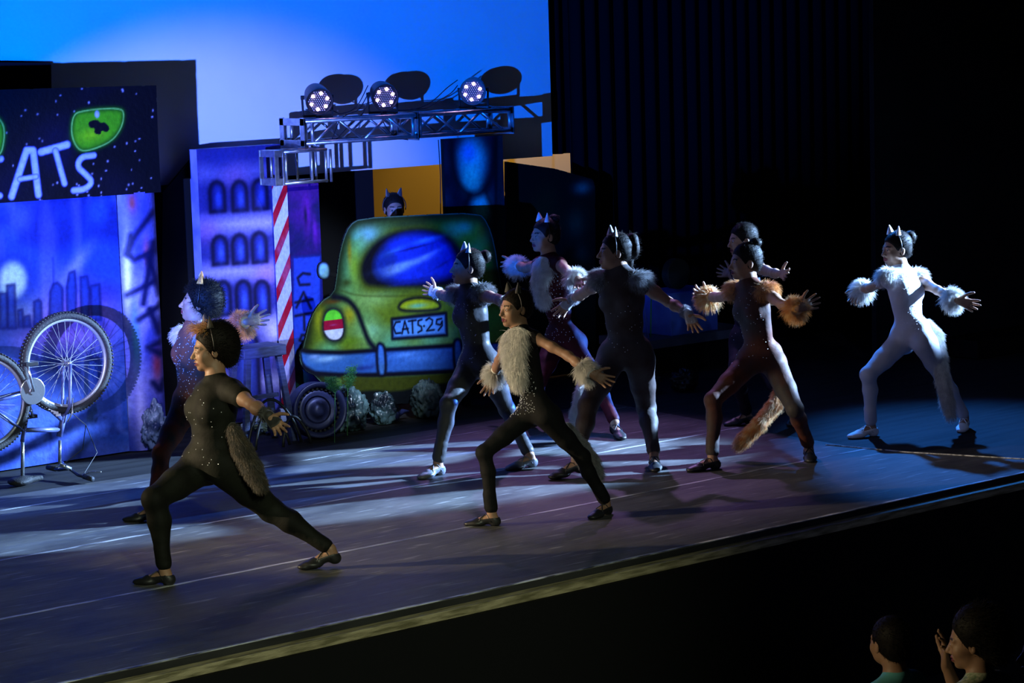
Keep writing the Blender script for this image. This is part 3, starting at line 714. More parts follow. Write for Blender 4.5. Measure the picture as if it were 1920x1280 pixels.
# name board with the word and two green eyes
o_ = [(5.881, 2.613), (8.414, 2.575), (8.407, 2.239), (8.409, 1.825), (5.896, 1.845)]
B = Paint(5.9, 8.46, 1.80, 2.64, .0065, (.004, .004, .020))
B.cloud(2.2, (.012, .012, .07), .8, 3, .5, .8)
rg = np.random.default_rng(4)
for i in range(150):
    x = 5.9+2.5*rg.random(); z = 1.82+.76*rg.random(); B.glow((x, z), .0045+.004*rg.random(), .0045+.004*rg.random(), (.6, .6, .8), .5+.5*rg.random())
def letter(P, pts, wd=.023):
    P.line(pts, (.10, .14, .42), wd+.006, .004, .9); P.line(pts, (.42, .50, .88), wd, .004); P.line(pts, (.62, .70, .98), wd*.45, .012, .8)
letter(B, [(7.254, 1.874), (7.385, 2.177), (7.433, 2.174), (7.454, 1.872)]); letter(B, [(7.321, 1.986), (7.445, 1.996)], .014)
letter(B, [(7.492, 2.160), (7.693, 2.199)]); letter(B, [(7.601, 2.161), (7.656, 1.935)], .019)
letter(B, chaikin([(7.893, 2.115), (7.794, 2.110), (7.757, 2.046), (7.819, 1.990), (7.874, 1.932), (7.813, 1.884), (7.722, 1.883)], 2, False), .019)
letter(B, chaikin([(7.192, 2.130), (7.068, 2.145), (6.983, 2.029), (7.030, 1.911), (7.168, 1.884)], 2, False), .019)
for e_, bl in (([(7.763, 2.404), (7.805, 2.420), (7.950, 2.432), (8.129, 2.427), (8.147, 2.382), (8.121, 2.291), (8.040, 2.203), (7.891, 2.155), (7.796, 2.146), (7.750, 2.200), (7.730, 2.274), (7.739, 2.354)], [(7.861, 2.341), (7.891, 2.354), (7.933, 2.359), (7.964, 2.332), (7.990, 2.342), (8.033, 2.295), (8.002, 2.264), (7.962, 2.284), (7.955, 2.251), (7.902, 2.265), (7.913, 2.301), (7.872, 2.303)]),
               ([(7.209, 2.387), (7.157, 2.432), (6.974, 2.469), (6.828, 2.469), (6.794, 2.407), (6.823, 2.279), (6.954, 2.180), (7.106, 2.121), (7.194, 2.159), (7.224, 2.257), (7.229, 2.336)], [(7.081, 2.343), (7.013, 2.361), (6.957, 2.328), (6.968, 2.271), (7.021, 2.254), (7.069, 2.280)])):
    e_ = chaikin(e_, 2); B.poly(e_, (.16, .50, .02), .004); B.rim(e_, (.03, .18, .01), .020, .9)
    cx = sum(p[0] for p in e_)/len(e_); cz = sum(p[1] for p in e_)/len(e_)
    B.glow((cx-.02, cz-.05), .10, .045, (.38, .70, .02), .8, .15); B.rim(e_, (.40, .80, .25), .005, .8); B.poly(chaikin(bl, 1), (.005, .006, .02), .003)
B.glow([(7.935, 2.396)][0], .018, .024, (.6, .6, .9), .9, 0, 4)
bo = B.panel('name_board', 14.5, o_, .03); tag(bo, 'dark painted board reading CATS with green eyes above the letters', 'sign')
# city backcloth
z0 = .02
D = Paint(5.9, 8.06, 0.01, 1.92, .010, (.06, .16, .55))
D.cloud(2.0, (.30, .34, .80), .75, 11, .42, .8); D.cloud(3.0, (.02, .05, .32), .8, 21, .45, .75); D.cloud(9, (.32, .36, .85), .25, 25, .5, .8, .15)
D.glow([(7.655, 0.987)][0], .35, .17, (.52, .32, .80), .8); D.glow([(7.216, 1.087)][0], .25, .12, (.45, .65, .60), .5)
D.glow([(7.245, 1.293)][0], .17, .19, (.03, .10, .45), .8, 0, 4); D.glow([(7.246, 1.303)][0], .105, .125, (.62, .85, .72), 1, 0, 6); D.glow([(7.177, 1.219)][0], .05, .05, (.5, .8, .8), .6)
D.glow([(7.719, 1.353)][0], .16, .045, (.5, .55, .65), .6, .8)
for q in ([(7.145, 1.222), (7.200, 1.216), (7.185, 0.980), (7.130, 0.986)], [(7.200, 1.271), (7.256, 1.273), (7.248, 0.974), (7.189, 0.980)], [(7.272, 1.092), (7.304, 1.097), (7.301, 0.979), (7.269, 0.983)], [(7.317, 1.044), (7.353, 1.048), (7.357, 0.974), (7.313, 0.978)], [(7.396, 1.139), (7.429, 1.151), (7.448, 1.134), (7.441, 0.965), (7.385, 0.971)],
          [(7.521, 1.193), (7.549, 1.250), (7.582, 1.254), (7.616, 1.214), (7.606, 0.985), (7.499, 0.981)], [(7.649, 1.211), (7.675, 1.312), (7.717, 1.324), (7.721, 1.186), (7.707, 1.019), (7.641, 1.019)], [(7.760, 1.275), (7.810, 1.278), (7.824, 1.176), (7.804, 0.972), (7.746, 0.978)], [(7.835, 1.209), (7.902, 1.214), (7.903, 0.962), (7.828, 0.970)]):
    D.poly(q, (.045, .12, .46), .012, .85); D.rim(q, (.015, .03, .22), .012, .75)
D.line([(7.556, 1.426), (7.552, 1.239)], (.02, .05, .3), .004, .006, .8)
D.line([(7.129, 0.975), (7.902, 0.940)], (.02, .06, .34), .03, .05, .7)
for i in range(16):
    x = 6.9+1.1*rg.random(); z = .1+.7*rg.random(); D.line(chaikin([(x, z), (x+.18*rg.random(), z-.12*rg.random()), (x+.30, z+.05)], 2, False), (.02, .04, .26) if i % 2 else (.20, .30, .75), .006, .022, .6)
D.glow((7.6, .35), .3, .22, (.20, .30, .72), .6)
tag(D.panel('city_backcloth', 14.54, None, .012), 'spray-painted backcloth of a blue city skyline under a full moon', 'backdrop')
m = MB(); m.tube([(5.9, 14.58, 1.93), (8.1, 14.58, 1.93)], .012, 8); m.build('backcloth_batten', BLACKMETAL, bpy.data.objects['city_backcloth'])

# round painted pillar with graffiti
R_ = .205; cx_, cy_ = 8.235, 14.70; RT = np.array([.7826, -.6225]); TC = np.array([-.6225, -.7826])
def pc(*a): return [((a[i]-247-(a[i+1]-600)*.022)/267.0, (848-a[i+1])/262.0) for i in range(0, len(a), 2)]
K = Paint(-R_+.0005, R_-.001, .004, 1.835, .0055, (.22, .24, .66))
K.cloud(5, (.05, .10, .50), .8, 31, .4, .7, .45); K.cloud(4, (.62, .58, .90), .8, 35, .5, .75, .4)
K.line(pc(197, 370, 200, 850), (.06, .015, .06), .035, .03, .9)
for x, y, rx, rz, c in ((200, 420, .03, .12, (.45, .08, .04)), (262, 385, .03, .07, (.45, .10, .06)), (205, 590, .03, .09, (.42, .07, .06)), (206, 760, .025, .08, (.4, .07, .1)), (285, 480, .02, .1, (.55, .2, .3)), (297, 690, .03, .12, (.45, .1, .15)), (200, 680, .02, .1, (.5, .1, .06))):
    K.glow(pc(x, y)[0], rx, rz, c, .85)
K.glow(pc(228, 470)[0], .035, .42, (.08, .20, .80), .8); K.glow(pc(250, 520)[0], .03, .26, (.98, .96, 1.0), 1.0, -.05); K.glow(pc(268, 800)[0], .035, .30, (.70, .70, .98), .8); K.glow(pc(262, 630)[0], .03, .22, (.10, .42, .55), .7); K.glow(pc(232, 760)[0], .06, .12, (.50, .62, .95), .7)
for s in (pc(297, 405, 262, 452, 250, 478, 264, 490, 300, 476), pc(296, 462, 277, 573), pc(248, 555, 304, 530), pc(287, 487, 304, 558), pc(268, 602, 304, 580), pc(287, 584, 301, 630), pc(306, 647, 284, 655, 303, 672), pc(290, 722, 300, 738, 306, 722), pc(252, 480, 258, 445)):
    K.line(s, (.02, .03, .16), .022, .016, .95)
def cyl(V):
    p = np.clip(V[..., 0]/R_, -1, 1); th = np.arcsin(p); W = V.copy()
    W[..., 0] = cx_+R_*(np.sin(th)*RT[0]+np.cos(th)*TC[0]); W[..., 1] = cy_+R_*(np.sin(th)*RT[1]+np.cos(th)*TC[1]); return W
pl = K.panel('painted_pillar', 0, None, 0, mapf=cyl); tag(pl, 'round spray-painted pillar with vertical dark graffiti letters', 'pillar')
m = MB(); m.lathe([(R_-.006, .003), (R_-.006, 1.833)], Matrix.Translation((cx_, cy_, 0)), 48); m.build('pillar_core', BLACKPAINT, pl, smooth=False)

# arcaded building
G = Paint([(9.015, 1.212)][0][0], [(9.750, 1.555)][0][0], .01, [(9.160, 2.078)][0][1], .0075, (.08, .09, .34))
G.cloud(2.5, (.16, .14, .44), .7, 41, .4, .75, .6)
for l_, a in (([(9.059, 1.902), (9.810, 1.884)], 0.5), ([(9.037, 1.520), (9.790, 1.491)], 1), ([(9.017, 1.164), (9.771, 1.126)], 0.9), ([(8.996, 0.791), (9.751, 0.742)], 0.7), ([(8.971, 0.336), (9.727, 0.275)], 0.7)): G.line(l_, (.74, .68, .98), .025, .085, .85*a)
for x, y, c in ((9.248, 1.990, (.06, .09, .38)), (9.058, 1.487, (.45, .25, .55)), (9.578, 1.114, (.5, .3, .6)), (9.085, 0.726, (.5, .3, .65)), (9.650, 0.666, (.85, .8, .95)), (9.334, 1.865, (.4, .25, .5))): G.glow((x, y), .12, .09, c, .7)
def arch(P, Y, cx, top, bot, hw):
    q = [(cx-hw, bot), (cx-hw, top-hw*1.2)]+[(cx-hw*math.cos(t), top-hw*1.2+hw*1.2*math.sin(t)) for t in np.linspace(.3, 2.84, 7)]+[(cx+hw, top-hw*1.2), (cx+hw, bot)]
    P.poly(q, (.035, .05, .28), .008, .95); P.rim(q, (.006, .008, .08), .022, .95); P.glow((cx+hw*.15, (top+bot)/2-.02), hw*.45, (top-bot)*.32, (.12, .20, .62), .85)
for t_, b_ in ([(9.174, 1.832), (9.162, 1.614)], [(9.369, 1.823), (9.358, 1.608)], [(9.549, 1.823), (9.537, 1.607)], [(9.175, 1.426), (9.164, 1.219)], [(9.348, 1.424), (9.336, 1.212)], [(9.523, 1.427), (9.511, 1.205)], [(9.184, 1.085), (9.171, 0.837)], [(9.362, 1.073), (9.348, 0.824)], [(9.527, 1.058), (9.514, 0.811)]):
    arch(G, 15, t_[0], t_[1], b_[1], .062)
t_ = [(9.347, 0.710)][0]; arch(G, 15, t_[0], t_[1], .12, .12)
go = G.panel('arcaded_building', 15.0, None, 0); tag(go, 'tall painted flat of a purple-blue building with three rows of arched windows', 'scenery')
x0, x1, zt = G.xs[0], G.xs[-1], G.zs[-1]
BSIDE = mat('building_side_paint', (.24, .25, .60), .6, color2=(.12, .14, .42), nscale=5)
m = MB(); m.box((x0, 15.006, .005), (x1, 15.11, zt)); m.build('side_board', BSIDE, go)

# striped square pillar
xq = [(9.633, 1.173)][0][0]; zt = [(9.665, 1.792)][0][1]; wq = [(9.912, 1.149)][0][0]-xq; dq = .21
zt_s = zt
pr = thing('striped_pillar', 'square pillar with red and white diagonal stripes on one side and graffiti on the other', 'pillar', (0, 0, 0))
K = Paint(0, dq-.003, .01, zt, .004, (.72, .72, .86)); fr = ((K.Z-1.33*K.X-.03)/.285) % 1.0
K.mix(np.clip((.40-np.abs(fr-.2)*2)*18+.5, 0, 1)*1.0, (.62, .01, .045)); K.cloud(6, (.5, .5, .7), .3, 51, .5, .8)
def mf(V): W = V.copy(); W[..., 1] = 14.75+dq-V[..., 0]; W[..., 0] = xq; return W
K.panel('striped_face', 0, None, 0, pr, mf)
K = Paint(xq+.001, xq+wq, .01, zt, .0055, (.03, .025, .16)); K.cloud(5, (.12, .02, .28), .8, 55, .45, .7)
K.glow([(9.797, 1.562)][0], .04, .16, (.24, .03, .42), .9, 0); K.glow([(9.786, 1.543)][0], .018, .08, (.01, .01, .08), .9); K.glow([(9.863, 1.436)][0], .02, .1, (.3, .05, .5), .6)
bp = [(9.656, 1.244), (9.911, 1.238), (9.863, 0.378), (9.611, 0.366)]; K.poly(bp, (.05, .13, .50), .01, .9); K.rim(bp, (.02, .03, .2), .012, .8)
K.glow([(9.659, 0.279)][0], .09, .12, (.10, .40, .30), .8)
for s in ([[(9.802, 1.102), (9.740, 1.115), (9.691, 1.083), (9.707, 1.029), (9.794, 1.025)]], [[(9.670, 0.863), (9.738, 0.970), (9.799, 0.842)], [(9.662, 0.900), (9.817, 0.910)]], [[(9.657, 0.799), (9.812, 0.808)], [(9.734, 0.800), (9.733, 0.686)]], [[(9.784, 0.640), (9.707, 0.648), (9.686, 0.610), (9.761, 0.573), (9.749, 0.530), (9.672, 0.534)]]):
    for l_ in s: K.line(l_, (.006, .008, .05), .011, .008, .95)
K.panel('graffiti_face', 14.75, None, 0, pr)
m = MB(); m.box((xq+.004, 14.754, .005), (xq+wq-.002, 14.75+dq-.002, zt-.002)); m.build('pillar_core', BLACKPAINT, pr)

# painted stone tower under the right end of the truss
T_ = Paint([(11.107, 1.466)][0][0], [(11.697, 1.423)][0][0], .01, [(11.365, 2.044)][0][1], .0075, (.012, .03, .07))
T_.cloud(3, (.03, .10, .14), .8, 61, .45, .7)
for a, b, rr, c in ((11.390, 1.869, (.135, .17), (.22, .95, .92)), (11.373, 1.723, (.10, .12), (.25, .92, .72)), (11.460, 1.492, (.10, .12), (.20, .90, .80)), (11.350, 1.935, (.08, .08), (.12, .45, .85)), (11.276, 1.200, (.11, .12), (.10, .5, .5)), (11.514, 1.094, (.09, .12), (.08, .4, .4)), (11.365, 0.765, (.12, .13), (.08, .4, .4))):
    T_.glow((a, b), rr[0], rr[1], c, .85, 0, 3)
T_.line(chaikin([(11.187, 2.091), (11.178, 1.882), (11.223, 1.690), (11.346, 1.585), (11.481, 1.601), (11.595, 1.730), (11.633, 2.017)], 2, False), (.004, .008, .03), .022, .03, .95)
T_.line(chaikin([(11.346, 1.585), (11.278, 1.488), (11.293, 1.347)], 2, False), (.004, .008, .03), .018, .03, .95); T_.line([(11.519, 1.607), (11.599, 1.430), (11.604, 1.301)], (.004, .008, .03), .02, .03, .9)
T_.line([(11.678, 2.044), (11.584, -0.301)], (.03, .07, .08), .03, .02, .9); T_.line([(11.634, 2.046), (11.540, -0.295)], (.003, .006, .02), .01, .015, .9)
to = T_.panel('stone_tower', 14.75, None, 0); tag(to, 'painted tower of large blue-green stones under the right end of the truss', 'scenery')
m = MB(); m.box((T_.xs[0]+.002, 14.756, .005), (T_.xs[-1], 14.79, T_.zs[-1])); m.build('tower_core', BLACKPAINT, to)

# dark painted house
ho = [(11.894, 1.822), (12.399, 1.735), (12.814, 1.620), (12.835, 1.556), (12.783, -0.297), (11.813, -0.220)]
Hh = Paint(min(p[0] for p in ho)-.02, max(p[0] for p in ho)+.02, .01, 1.98, .012, (.012, .018, .014)); Hh.cloud(2, (.03, .05, .02), .8, 71)
for a, b, rr, c in ((12.694, 1.556, (.09, .05), (.10, .28, .26)), (12.214, 1.377, (.14, .16), (.05, .06, .02)), (12.613, 1.259, (.10, .12), (.05, .12, .08)), (12.662, 0.986, (.08, .1), (.04, .10, .07)), (11.925, 1.180, (.06, .2), (.03, .08, .06))): Hh.glow((a, b), rr[0], rr[1], c, .9)
hh = Hh.panel('dark_house_flat', 14.95, ho, .03); tag(hh, 'very dark green-black house flat with a sloping roof line right of the stone tower', 'scenery')

# ------------------------------------------------------------------ car cut-out
CARY = 14.3
co = chaikin([(9.969, 1.533), (9.871, 1.489), (9.808, 1.383), (9.758, 1.229), (9.738, 1.112), (9.708, 0.996), (9.582, 0.944), (9.492, 0.835), (9.432, 0.667), (9.415, 0.614), (9.381, 0.598), (9.386, 0.507), (9.434, 0.442), (9.517, 0.404), (9.734, 0.154), (11.038, 0.025), (11.364, 0.180), (11.500, 0.198), (11.579, 0.274), (11.588, 0.384), (11.542, 0.440), (11.516, 0.621), (11.420, 0.783), (11.294, 0.854), (11.263, 1.016), (11.235, 1.227), (11.174, 1.406), (11.088, 1.495), (10.485, 1.519)], 1)
A_ = Paint(min(p[0] for p in co)-.02, max(p[0] for p in co)+.02, .03, max(p[1] for p in co)+.02, .006, (.24, .34, .05))
A_.cloud(2.2, (.22, .66, .52), .8, 81, .42, .75)
for x, y, rx, rz, c in ((10.036, 1.404, .10, .09, (.32, .60, .62)), (9.904, 1.176, .05, .13, (.40, .62, .10)), (10.938, 1.395, .08, .05, (.18, .58, .42)), (11.119, 1.360, .05, .08, (.45, .30, .03)), (10.062, 0.922, .16, .07, (.42, .66, .30)), (10.002, 0.687, .10, .09, (.42, .70, .38)), (10.383, 1.458, .2, .03, (.10, .22, .12)), (9.862, 1.299, .02, .1, (.55, .5, .04)), (10.846, 0.432, .10, .06, (.30, .30, .02)), (10.236, 0.418, .2, .05, (.28, .30, .03)), (11.378, 0.542, .1, .15, (.2, .2, .02)), (9.826, 1.064, .05, .03, (.1, .14, .03))):
    A_.glow((x, y), rx, rz, c, .85)
NV = (.004, .008, .05)
def outl(pts, wd=.020, soft=.016, col=NV, a=.96, cl=True): A_.line(pts+[pts[0]] if cl else pts, col, wd, soft, a)
A_.rim(co, (.02, .035, .01), .075, .92); A_.rim(co, (.20, .34, .30), .006, .8)
win = chaikin([(9.958, 1.192), (10.082, 1.341), (10.282, 1.413), (10.556, 1.416), (10.782, 1.346), (10.910, 1.212), (10.977, 1.083), (10.984, 0.999), (10.867, 0.935), (10.066, 1.010), (9.971, 1.059)], 2)
A_.rim(win, (.10, .12, .01), .05, .7); A_.poly(win, NV, .02); 
wi = chaikin([(10.075, 1.201), (10.169, 1.314), (10.339, 1.381), (10.580, 1.378), (10.769, 1.297), (10.836, 1.177), (10.852, 1.073), (10.767, 1.010), (10.263, 1.016), (10.089, 1.080)], 2)
A_.poly(wi, (.02, .08, .55), .035); 
for x, y, rx, rz, rot, c in ((10.369, 1.156, .20, .022, .12, (.25, .40, .92)), (10.293, 1.122, .12, .03, .2, (.28, .45, .92)), (10.577, 1.321, .12, .02, .1, (.10, .30, .85)), (10.275, 1.265, .10, .02, .25, (.08, .22, .8)), (10.449, 1.271, .17, .008, .12, (.01, .02, .25)), (10.721, 1.125, .10, .012, .35, (.02, .05, .35)), (10.463, 1.026, .18, .012, .1, (.02, .05, .35)), (10.572, 1.199, .14, .02, .3, (.22, .36, .9))):
    A_.glow((x, y), rx, rz, c, .9, rot)
outl(chaikin([(9.780, 1.009), (9.894, 0.966), (10.063, 0.938), (10.865, 0.878), (11.127, 0.903)], 2, False), .003, .012, (.10, .12, .02), .7, False)
hd = chaikin([(10.279, 0.812), (10.316, 0.877), (10.457, 0.896), (10.618, 0.868), (10.687, 0.821), (10.675, 0.781), (10.503, 0.785)], 2); A_.poly(hd, (.50, .60, .04), .01); A_.glow([(10.465, 0.830)][0], .08, .018, (.25, .62, .50), .9); outl(hd, .012, .012)
A_.glow([(10.552, 0.752)][0], .14, .02, (.10, .10, .02), .7)
pt = [(10.226, 0.752), (10.735, 0.746), (10.738, 0.576), (10.224, 0.602)]; A_.poly(pt, (.20, .42, .72), .006); A_.glow([(10.498, 0.667)][0], .14, .05, (.26, .52, .75), .6); outl(pt, .014, .010); 
def ch(*ls):
    for l_ in ls: A_.line(l_, (.004, .006, .04), .0075, .005)
ch([(10.300, 0.724), (10.260, 0.724), (10.238, 0.686), (10.256, 0.640), (10.301, 0.639)]); ch([(10.315, 0.633), (10.344, 0.724), (10.375, 0.631)], [(10.322, 0.665), (10.372, 0.664)]); ch([(10.379, 0.720), (10.450, 0.721)], [(10.414, 0.721), (10.415, 0.627)]); ch([(10.505, 0.720), (10.470, 0.715), (10.468, 0.683), (10.498, 0.667), (10.501, 0.638), (10.465, 0.626)])
A_.glow([(10.523, 0.669)][0], .010, .010, (.004, .006, .04), 1, 0, 6)
ch([(10.545, 0.712), (10.576, 0.725), (10.606, 0.705), (10.600, 0.677), (10.547, 0.629), (10.618, 0.630)]); ch([(10.693, 0.709), (10.647, 0.705), (10.640, 0.673), (10.680, 0.661), (10.697, 0.688), (10.696, 0.655), (10.658, 0.622)])
# fender, tail lamp, bumper
fe = chaikin([(9.688, 0.974), (9.582, 0.948), (9.496, 0.826), (9.446, 0.666), (9.434, 0.628), (10.044, 0.553), (9.999, 0.626), (9.956, 0.752), (9.904, 0.877), (9.811, 0.954)], 2)
A_.glow([(9.576, 0.810)][0], .05, .10, (.48, .52, .04), .9); A_.glow([(9.839, 0.824)][0], .06, .07, (.50, .48, .04), .9); A_.glow([(9.829, 0.625)][0], .10, .03, (.25, .40, .04), .8); A_.glow([(9.700, 0.937)][0], .08, .02, (.22, .12, .02), .9)
A_.line(chaikin([(9.707, 0.972), (9.821, 0.945), (9.904, 0.865), (9.955, 0.732), (9.998, 0.614), (10.054, 0.552)], 2, False), NV, .022, .016, .97)
tl = chaikin([(9.604, 0.808), (9.635, 0.868), (9.698, 0.885), (9.759, 0.856), (9.784, 0.789), (9.784, 0.689), (9.739, 0.642), (9.653, 0.652), (9.599, 0.721)], 2)
outl(tl, .020, .025); A_.poly(tl, (.75, .78, .95), .006); 
zz = A_.Z; t1 = [(9.694, 0.798)][0][1]; t2 = [(9.690, 0.727)][0][1]; ins = np.clip(.5-poly_sd(A_.X, A_.Z, tl)/.008, 0, 1)
A_.mix(ins*(zz > t1), (.25, .80, .12)); A_.mix(ins*(zz <= t1)*(zz > t2), (.50, .008, .12)); A_.glow([(9.692, 0.763)][0], .03, .006, (.55, .2, .5), .6); outl(tl, .005, .006)
bm = chaikin([(9.387, 0.613), (9.447, 0.591), (9.753, 0.549), (10.044, 0.533), (10.858, 0.485), (11.536, 0.441), (11.582, 0.372), (11.562, 0.268), (11.420, 0.241), (10.840, 0.291), (10.035, 0.352), (9.650, 0.401), (9.486, 0.432), (9.409, 0.496)], 1)
A_.poly(bm, (.10, .26, .60), .006); 
for x, y, rx, rz, c in ((9.632, 0.518, .11, .022, (.45, .66, .92)), (10.462, 0.425, .14, .03, (.16, .36, .75)), (9.515, 0.547, .05, .02, (.35, .5, .85)), (10.338, 0.468, .12, .02, (.22, .45, .85)), (9.940, 0.411, .12, .02, (.05, .10, .35))): A_.glow((x, y), rx, rz, c, .9)
A_.line([(9.387, 0.613), (9.447, 0.591), (9.753, 0.549), (10.044, 0.533), (10.858, 0.485)], NV, .017, .012); A_.line([(9.408, 0.480), (9.509, 0.421), (9.745, 0.378), (10.035, 0.344), (10.850, 0.282)], NV, .020, .014); outl(bm, .006, .008)
og = chaikin([(10.074, 0.558), (10.105, 0.587), (10.153, 0.549), (10.153, 0.346), (10.113, 0.326), (10.074, 0.355)], 2); A_.poly(og, (.14, .32, .66), .006); outl(og, .013, .010)
og = chaikin([(10.797, 0.512), (10.840, 0.541), (10.880, 0.503), (10.882, 0.295), (10.839, 0.275), (10.799, 0.304)], 2); A_.poly(og, (.12, .28, .5), .006); outl(og, .013, .010)
lw = [(9.745, 0.374), (10.034, 0.328), (10.481, 0.292), (10.839, 0.270), (11.365, 0.214), (11.351, -0.133), (9.730, 0.074)]; A_.poly(lw, (.13, .15, .02), .01); A_.poly(chaikin([(9.690, 0.240), (10.030, 0.239), (10.225, 0.195), (10.528, 0.212), (10.836, 0.200), (11.362, 0.142), (11.348, -0.218), (9.678, 0.000)], 1), (.010, .02, .03), .012); A_.glow([(10.574, 0.090)][0], .12, .06, (.05, .13, .13), .6)
car = A_.panel('car_cutout', CARY, co, .018); tag(car, 'flat painted cut-out of the back of a rounded yellow-green car with plate CATS 29', 'scenery')
mo = chaikin([(9.582, 1.228), (9.626, 1.244), (9.672, 1.224), (9.688, 1.175), (9.676, 1.117), (9.633, 1.101), (9.582, 1.122), (9.570, 1.174)], 2)
M_ = Paint(min(p[0] for p in mo)-.02, max(p[0] for p in mo)+.06, min(p[1] for p in mo)-.02, max(p[1] for p in mo)+.02, .005, (.30, .52, .72)); M_.cloud(12, (.35, .6, .65), .7, 91); M_.rim(mo, NV, .016)
M_.panel('side_mirror', CARY, mo, .015, car)
q = [(9.673, 1.157), (9.754, 1.142), (9.752, 1.110), (9.672, 1.133)]; m = MB(); m.prism(q, CARY+.002, CARY+.016); m.build('mirror_arm', BLACKPAINT, car)
for x in (10.2, 10.9): m = MB(); m.box((x, CARY+.025, .02), (x+.05, CARY+.055, .95)); m.add([(x, CARY+.055, .95), (x+.05, CARY+.055, .95), (x+.05, CARY+.42, .002), (x, CARY+.42, .002), (x, CARY+.055, .90), (x+.05, CARY+.055, .90), (x+.05, CARY+.37, .002), (x, CARY+.37, .002)], [(0, 1, 2, 3), (7, 6, 5, 4), (0, 4, 5, 1), (2, 6, 7, 3), (1, 5, 6, 2), (0, 3, 7, 4)]); m.box((x, CARY+.002, 0.0), (x+.05, CARY+.055, .05)); m.build('rear_brace', BLACKPAINT, car)

# ------------------------------------------------------------------ truss with lamps
TY0, TY1 = 14.80, 15.08
a_ = [(9.822, 2.249)][0]; b_ = [(11.836, 2.275)][0]; c_ = [(9.712, 2.071)][0]
tx0, tx1, tz1, tz0 = a_[0], b_[0], (a_[1]+b_[1])/2-.015, c_[1]+.012
tr = thing('lighting_truss', 'long silver lighting truss spanning from the striped pillar to the stone tower', 'truss', (0, 0, 0))
m = MB()
for y in (TY0, TY1):
    for z in (tz0, tz1): m = MB(); m.tube([(tx0, y, z), (tx1, y, z)], .0165, 10); m.build('chord', ALU, tr, smooth=True)
nb = 8; xs_ = np.linspace(tx0+.10, tx1-.08, nb+1); xm = (tx0+tx1)/2+.06
for y in (TY0, TY1):
    for i in range(nb):
        za, zb = (tz0, tz1) if i % 2 == 0 else (tz1, tz0)
        m = MB(); m.tube([(xs_[i], y, za), (xs_[i+1], y, zb)], .010, 8); m.build('diagonal_brace', ALU, tr, smooth=True)
    for x in (tx0+.03, tx0+.09, tx1-.02, xm-.035, xm+.035): m = MB(); m.tube([(x, y, tz0), (x, y, tz1)], .014, 8); m.build('upright', ALU, tr, smooth=True)
for i, x in enumerate(np.linspace(tx0+.03, tx1-.02, 8)):
    for z in (tz0, tz1): m = MB(); m.tube([(x, TY0, z), (x, TY1, z)], .009, 8); m.build('cross_brace', ALU, tr, smooth=True)
for x, n_ in ((tx0, 0), (xm-.006, 1), (tx1, 2)):
    m = MB()
    for z in (tz0-.02, tz1-.02): m.box((x-.004, TY0-.03, z-.01), (x+.008, TY1+.03, z+.045))
    for y in (TY0-.03, TY1-.03): m.box((x-.004, y, tz0-.02), (x+.008, y+.055, tz1+.03))
    m.build('end_plate', ALU, tr, bevel=.002)
# short corner truss on top of the striped pillar
tr2 = thing('corner_truss', 'short silver corner block of truss on top of the striped pillar', 'truss', (0, 0, 0))
a_ = [(9.472, 2.036)][0]; b_ = [(9.938, 2.033)][0]; c_ = [(9.397, 1.840)][0]; zlo, zhi = zt_s, [(9.642, 2.038)][0][1]
m = MB()
for z in (zlo+.012, zhi): 
    for y in (14.66, 14.86): m = MB(); m.tube([(a_[0]+.08, y, z), (b_[0], y, z)], .013, 8); m.build('chord', ALU, tr2, smooth=True)
for x in (a_[0]+.10, a_[0]+.33, a_[0]+.5, b_[0]-.01):
    for y in (14.66, 14.86): m = MB(); m.tube([(x, y, zlo), (x, y, zhi)], .011, 8); m.build('upright', ALU, tr2, smooth=True)
m = MB()
for z in (zlo, zhi-.035): m.box((a_[0], 14.65, z), (a_[0]+.085, 14.87, z+.05))
for y in (14.648, 14.855): m.box((a_[0]-.004, y, zlo), (a_[0]+.03, y+.014, zhi+.015))
m.box((a_[0]+.065, 14.648, zlo), (a_[0]+.08, 14.66, zhi)); m.build('end_plate', ALU, tr2, bevel=.002)
for p_, q_ in (((b_[0]-.06, 14.84, zhi), (b_[0]-.06, 14.82, tz0-.018)), ((b_[0]-.02, 14.7, zhi), (b_[0]-.02, 14.79, tz0-.018))):
    m = MB(); m.tube([p_, q_], .012, 8); m.build('riser', ALU, tr2, smooth=True)

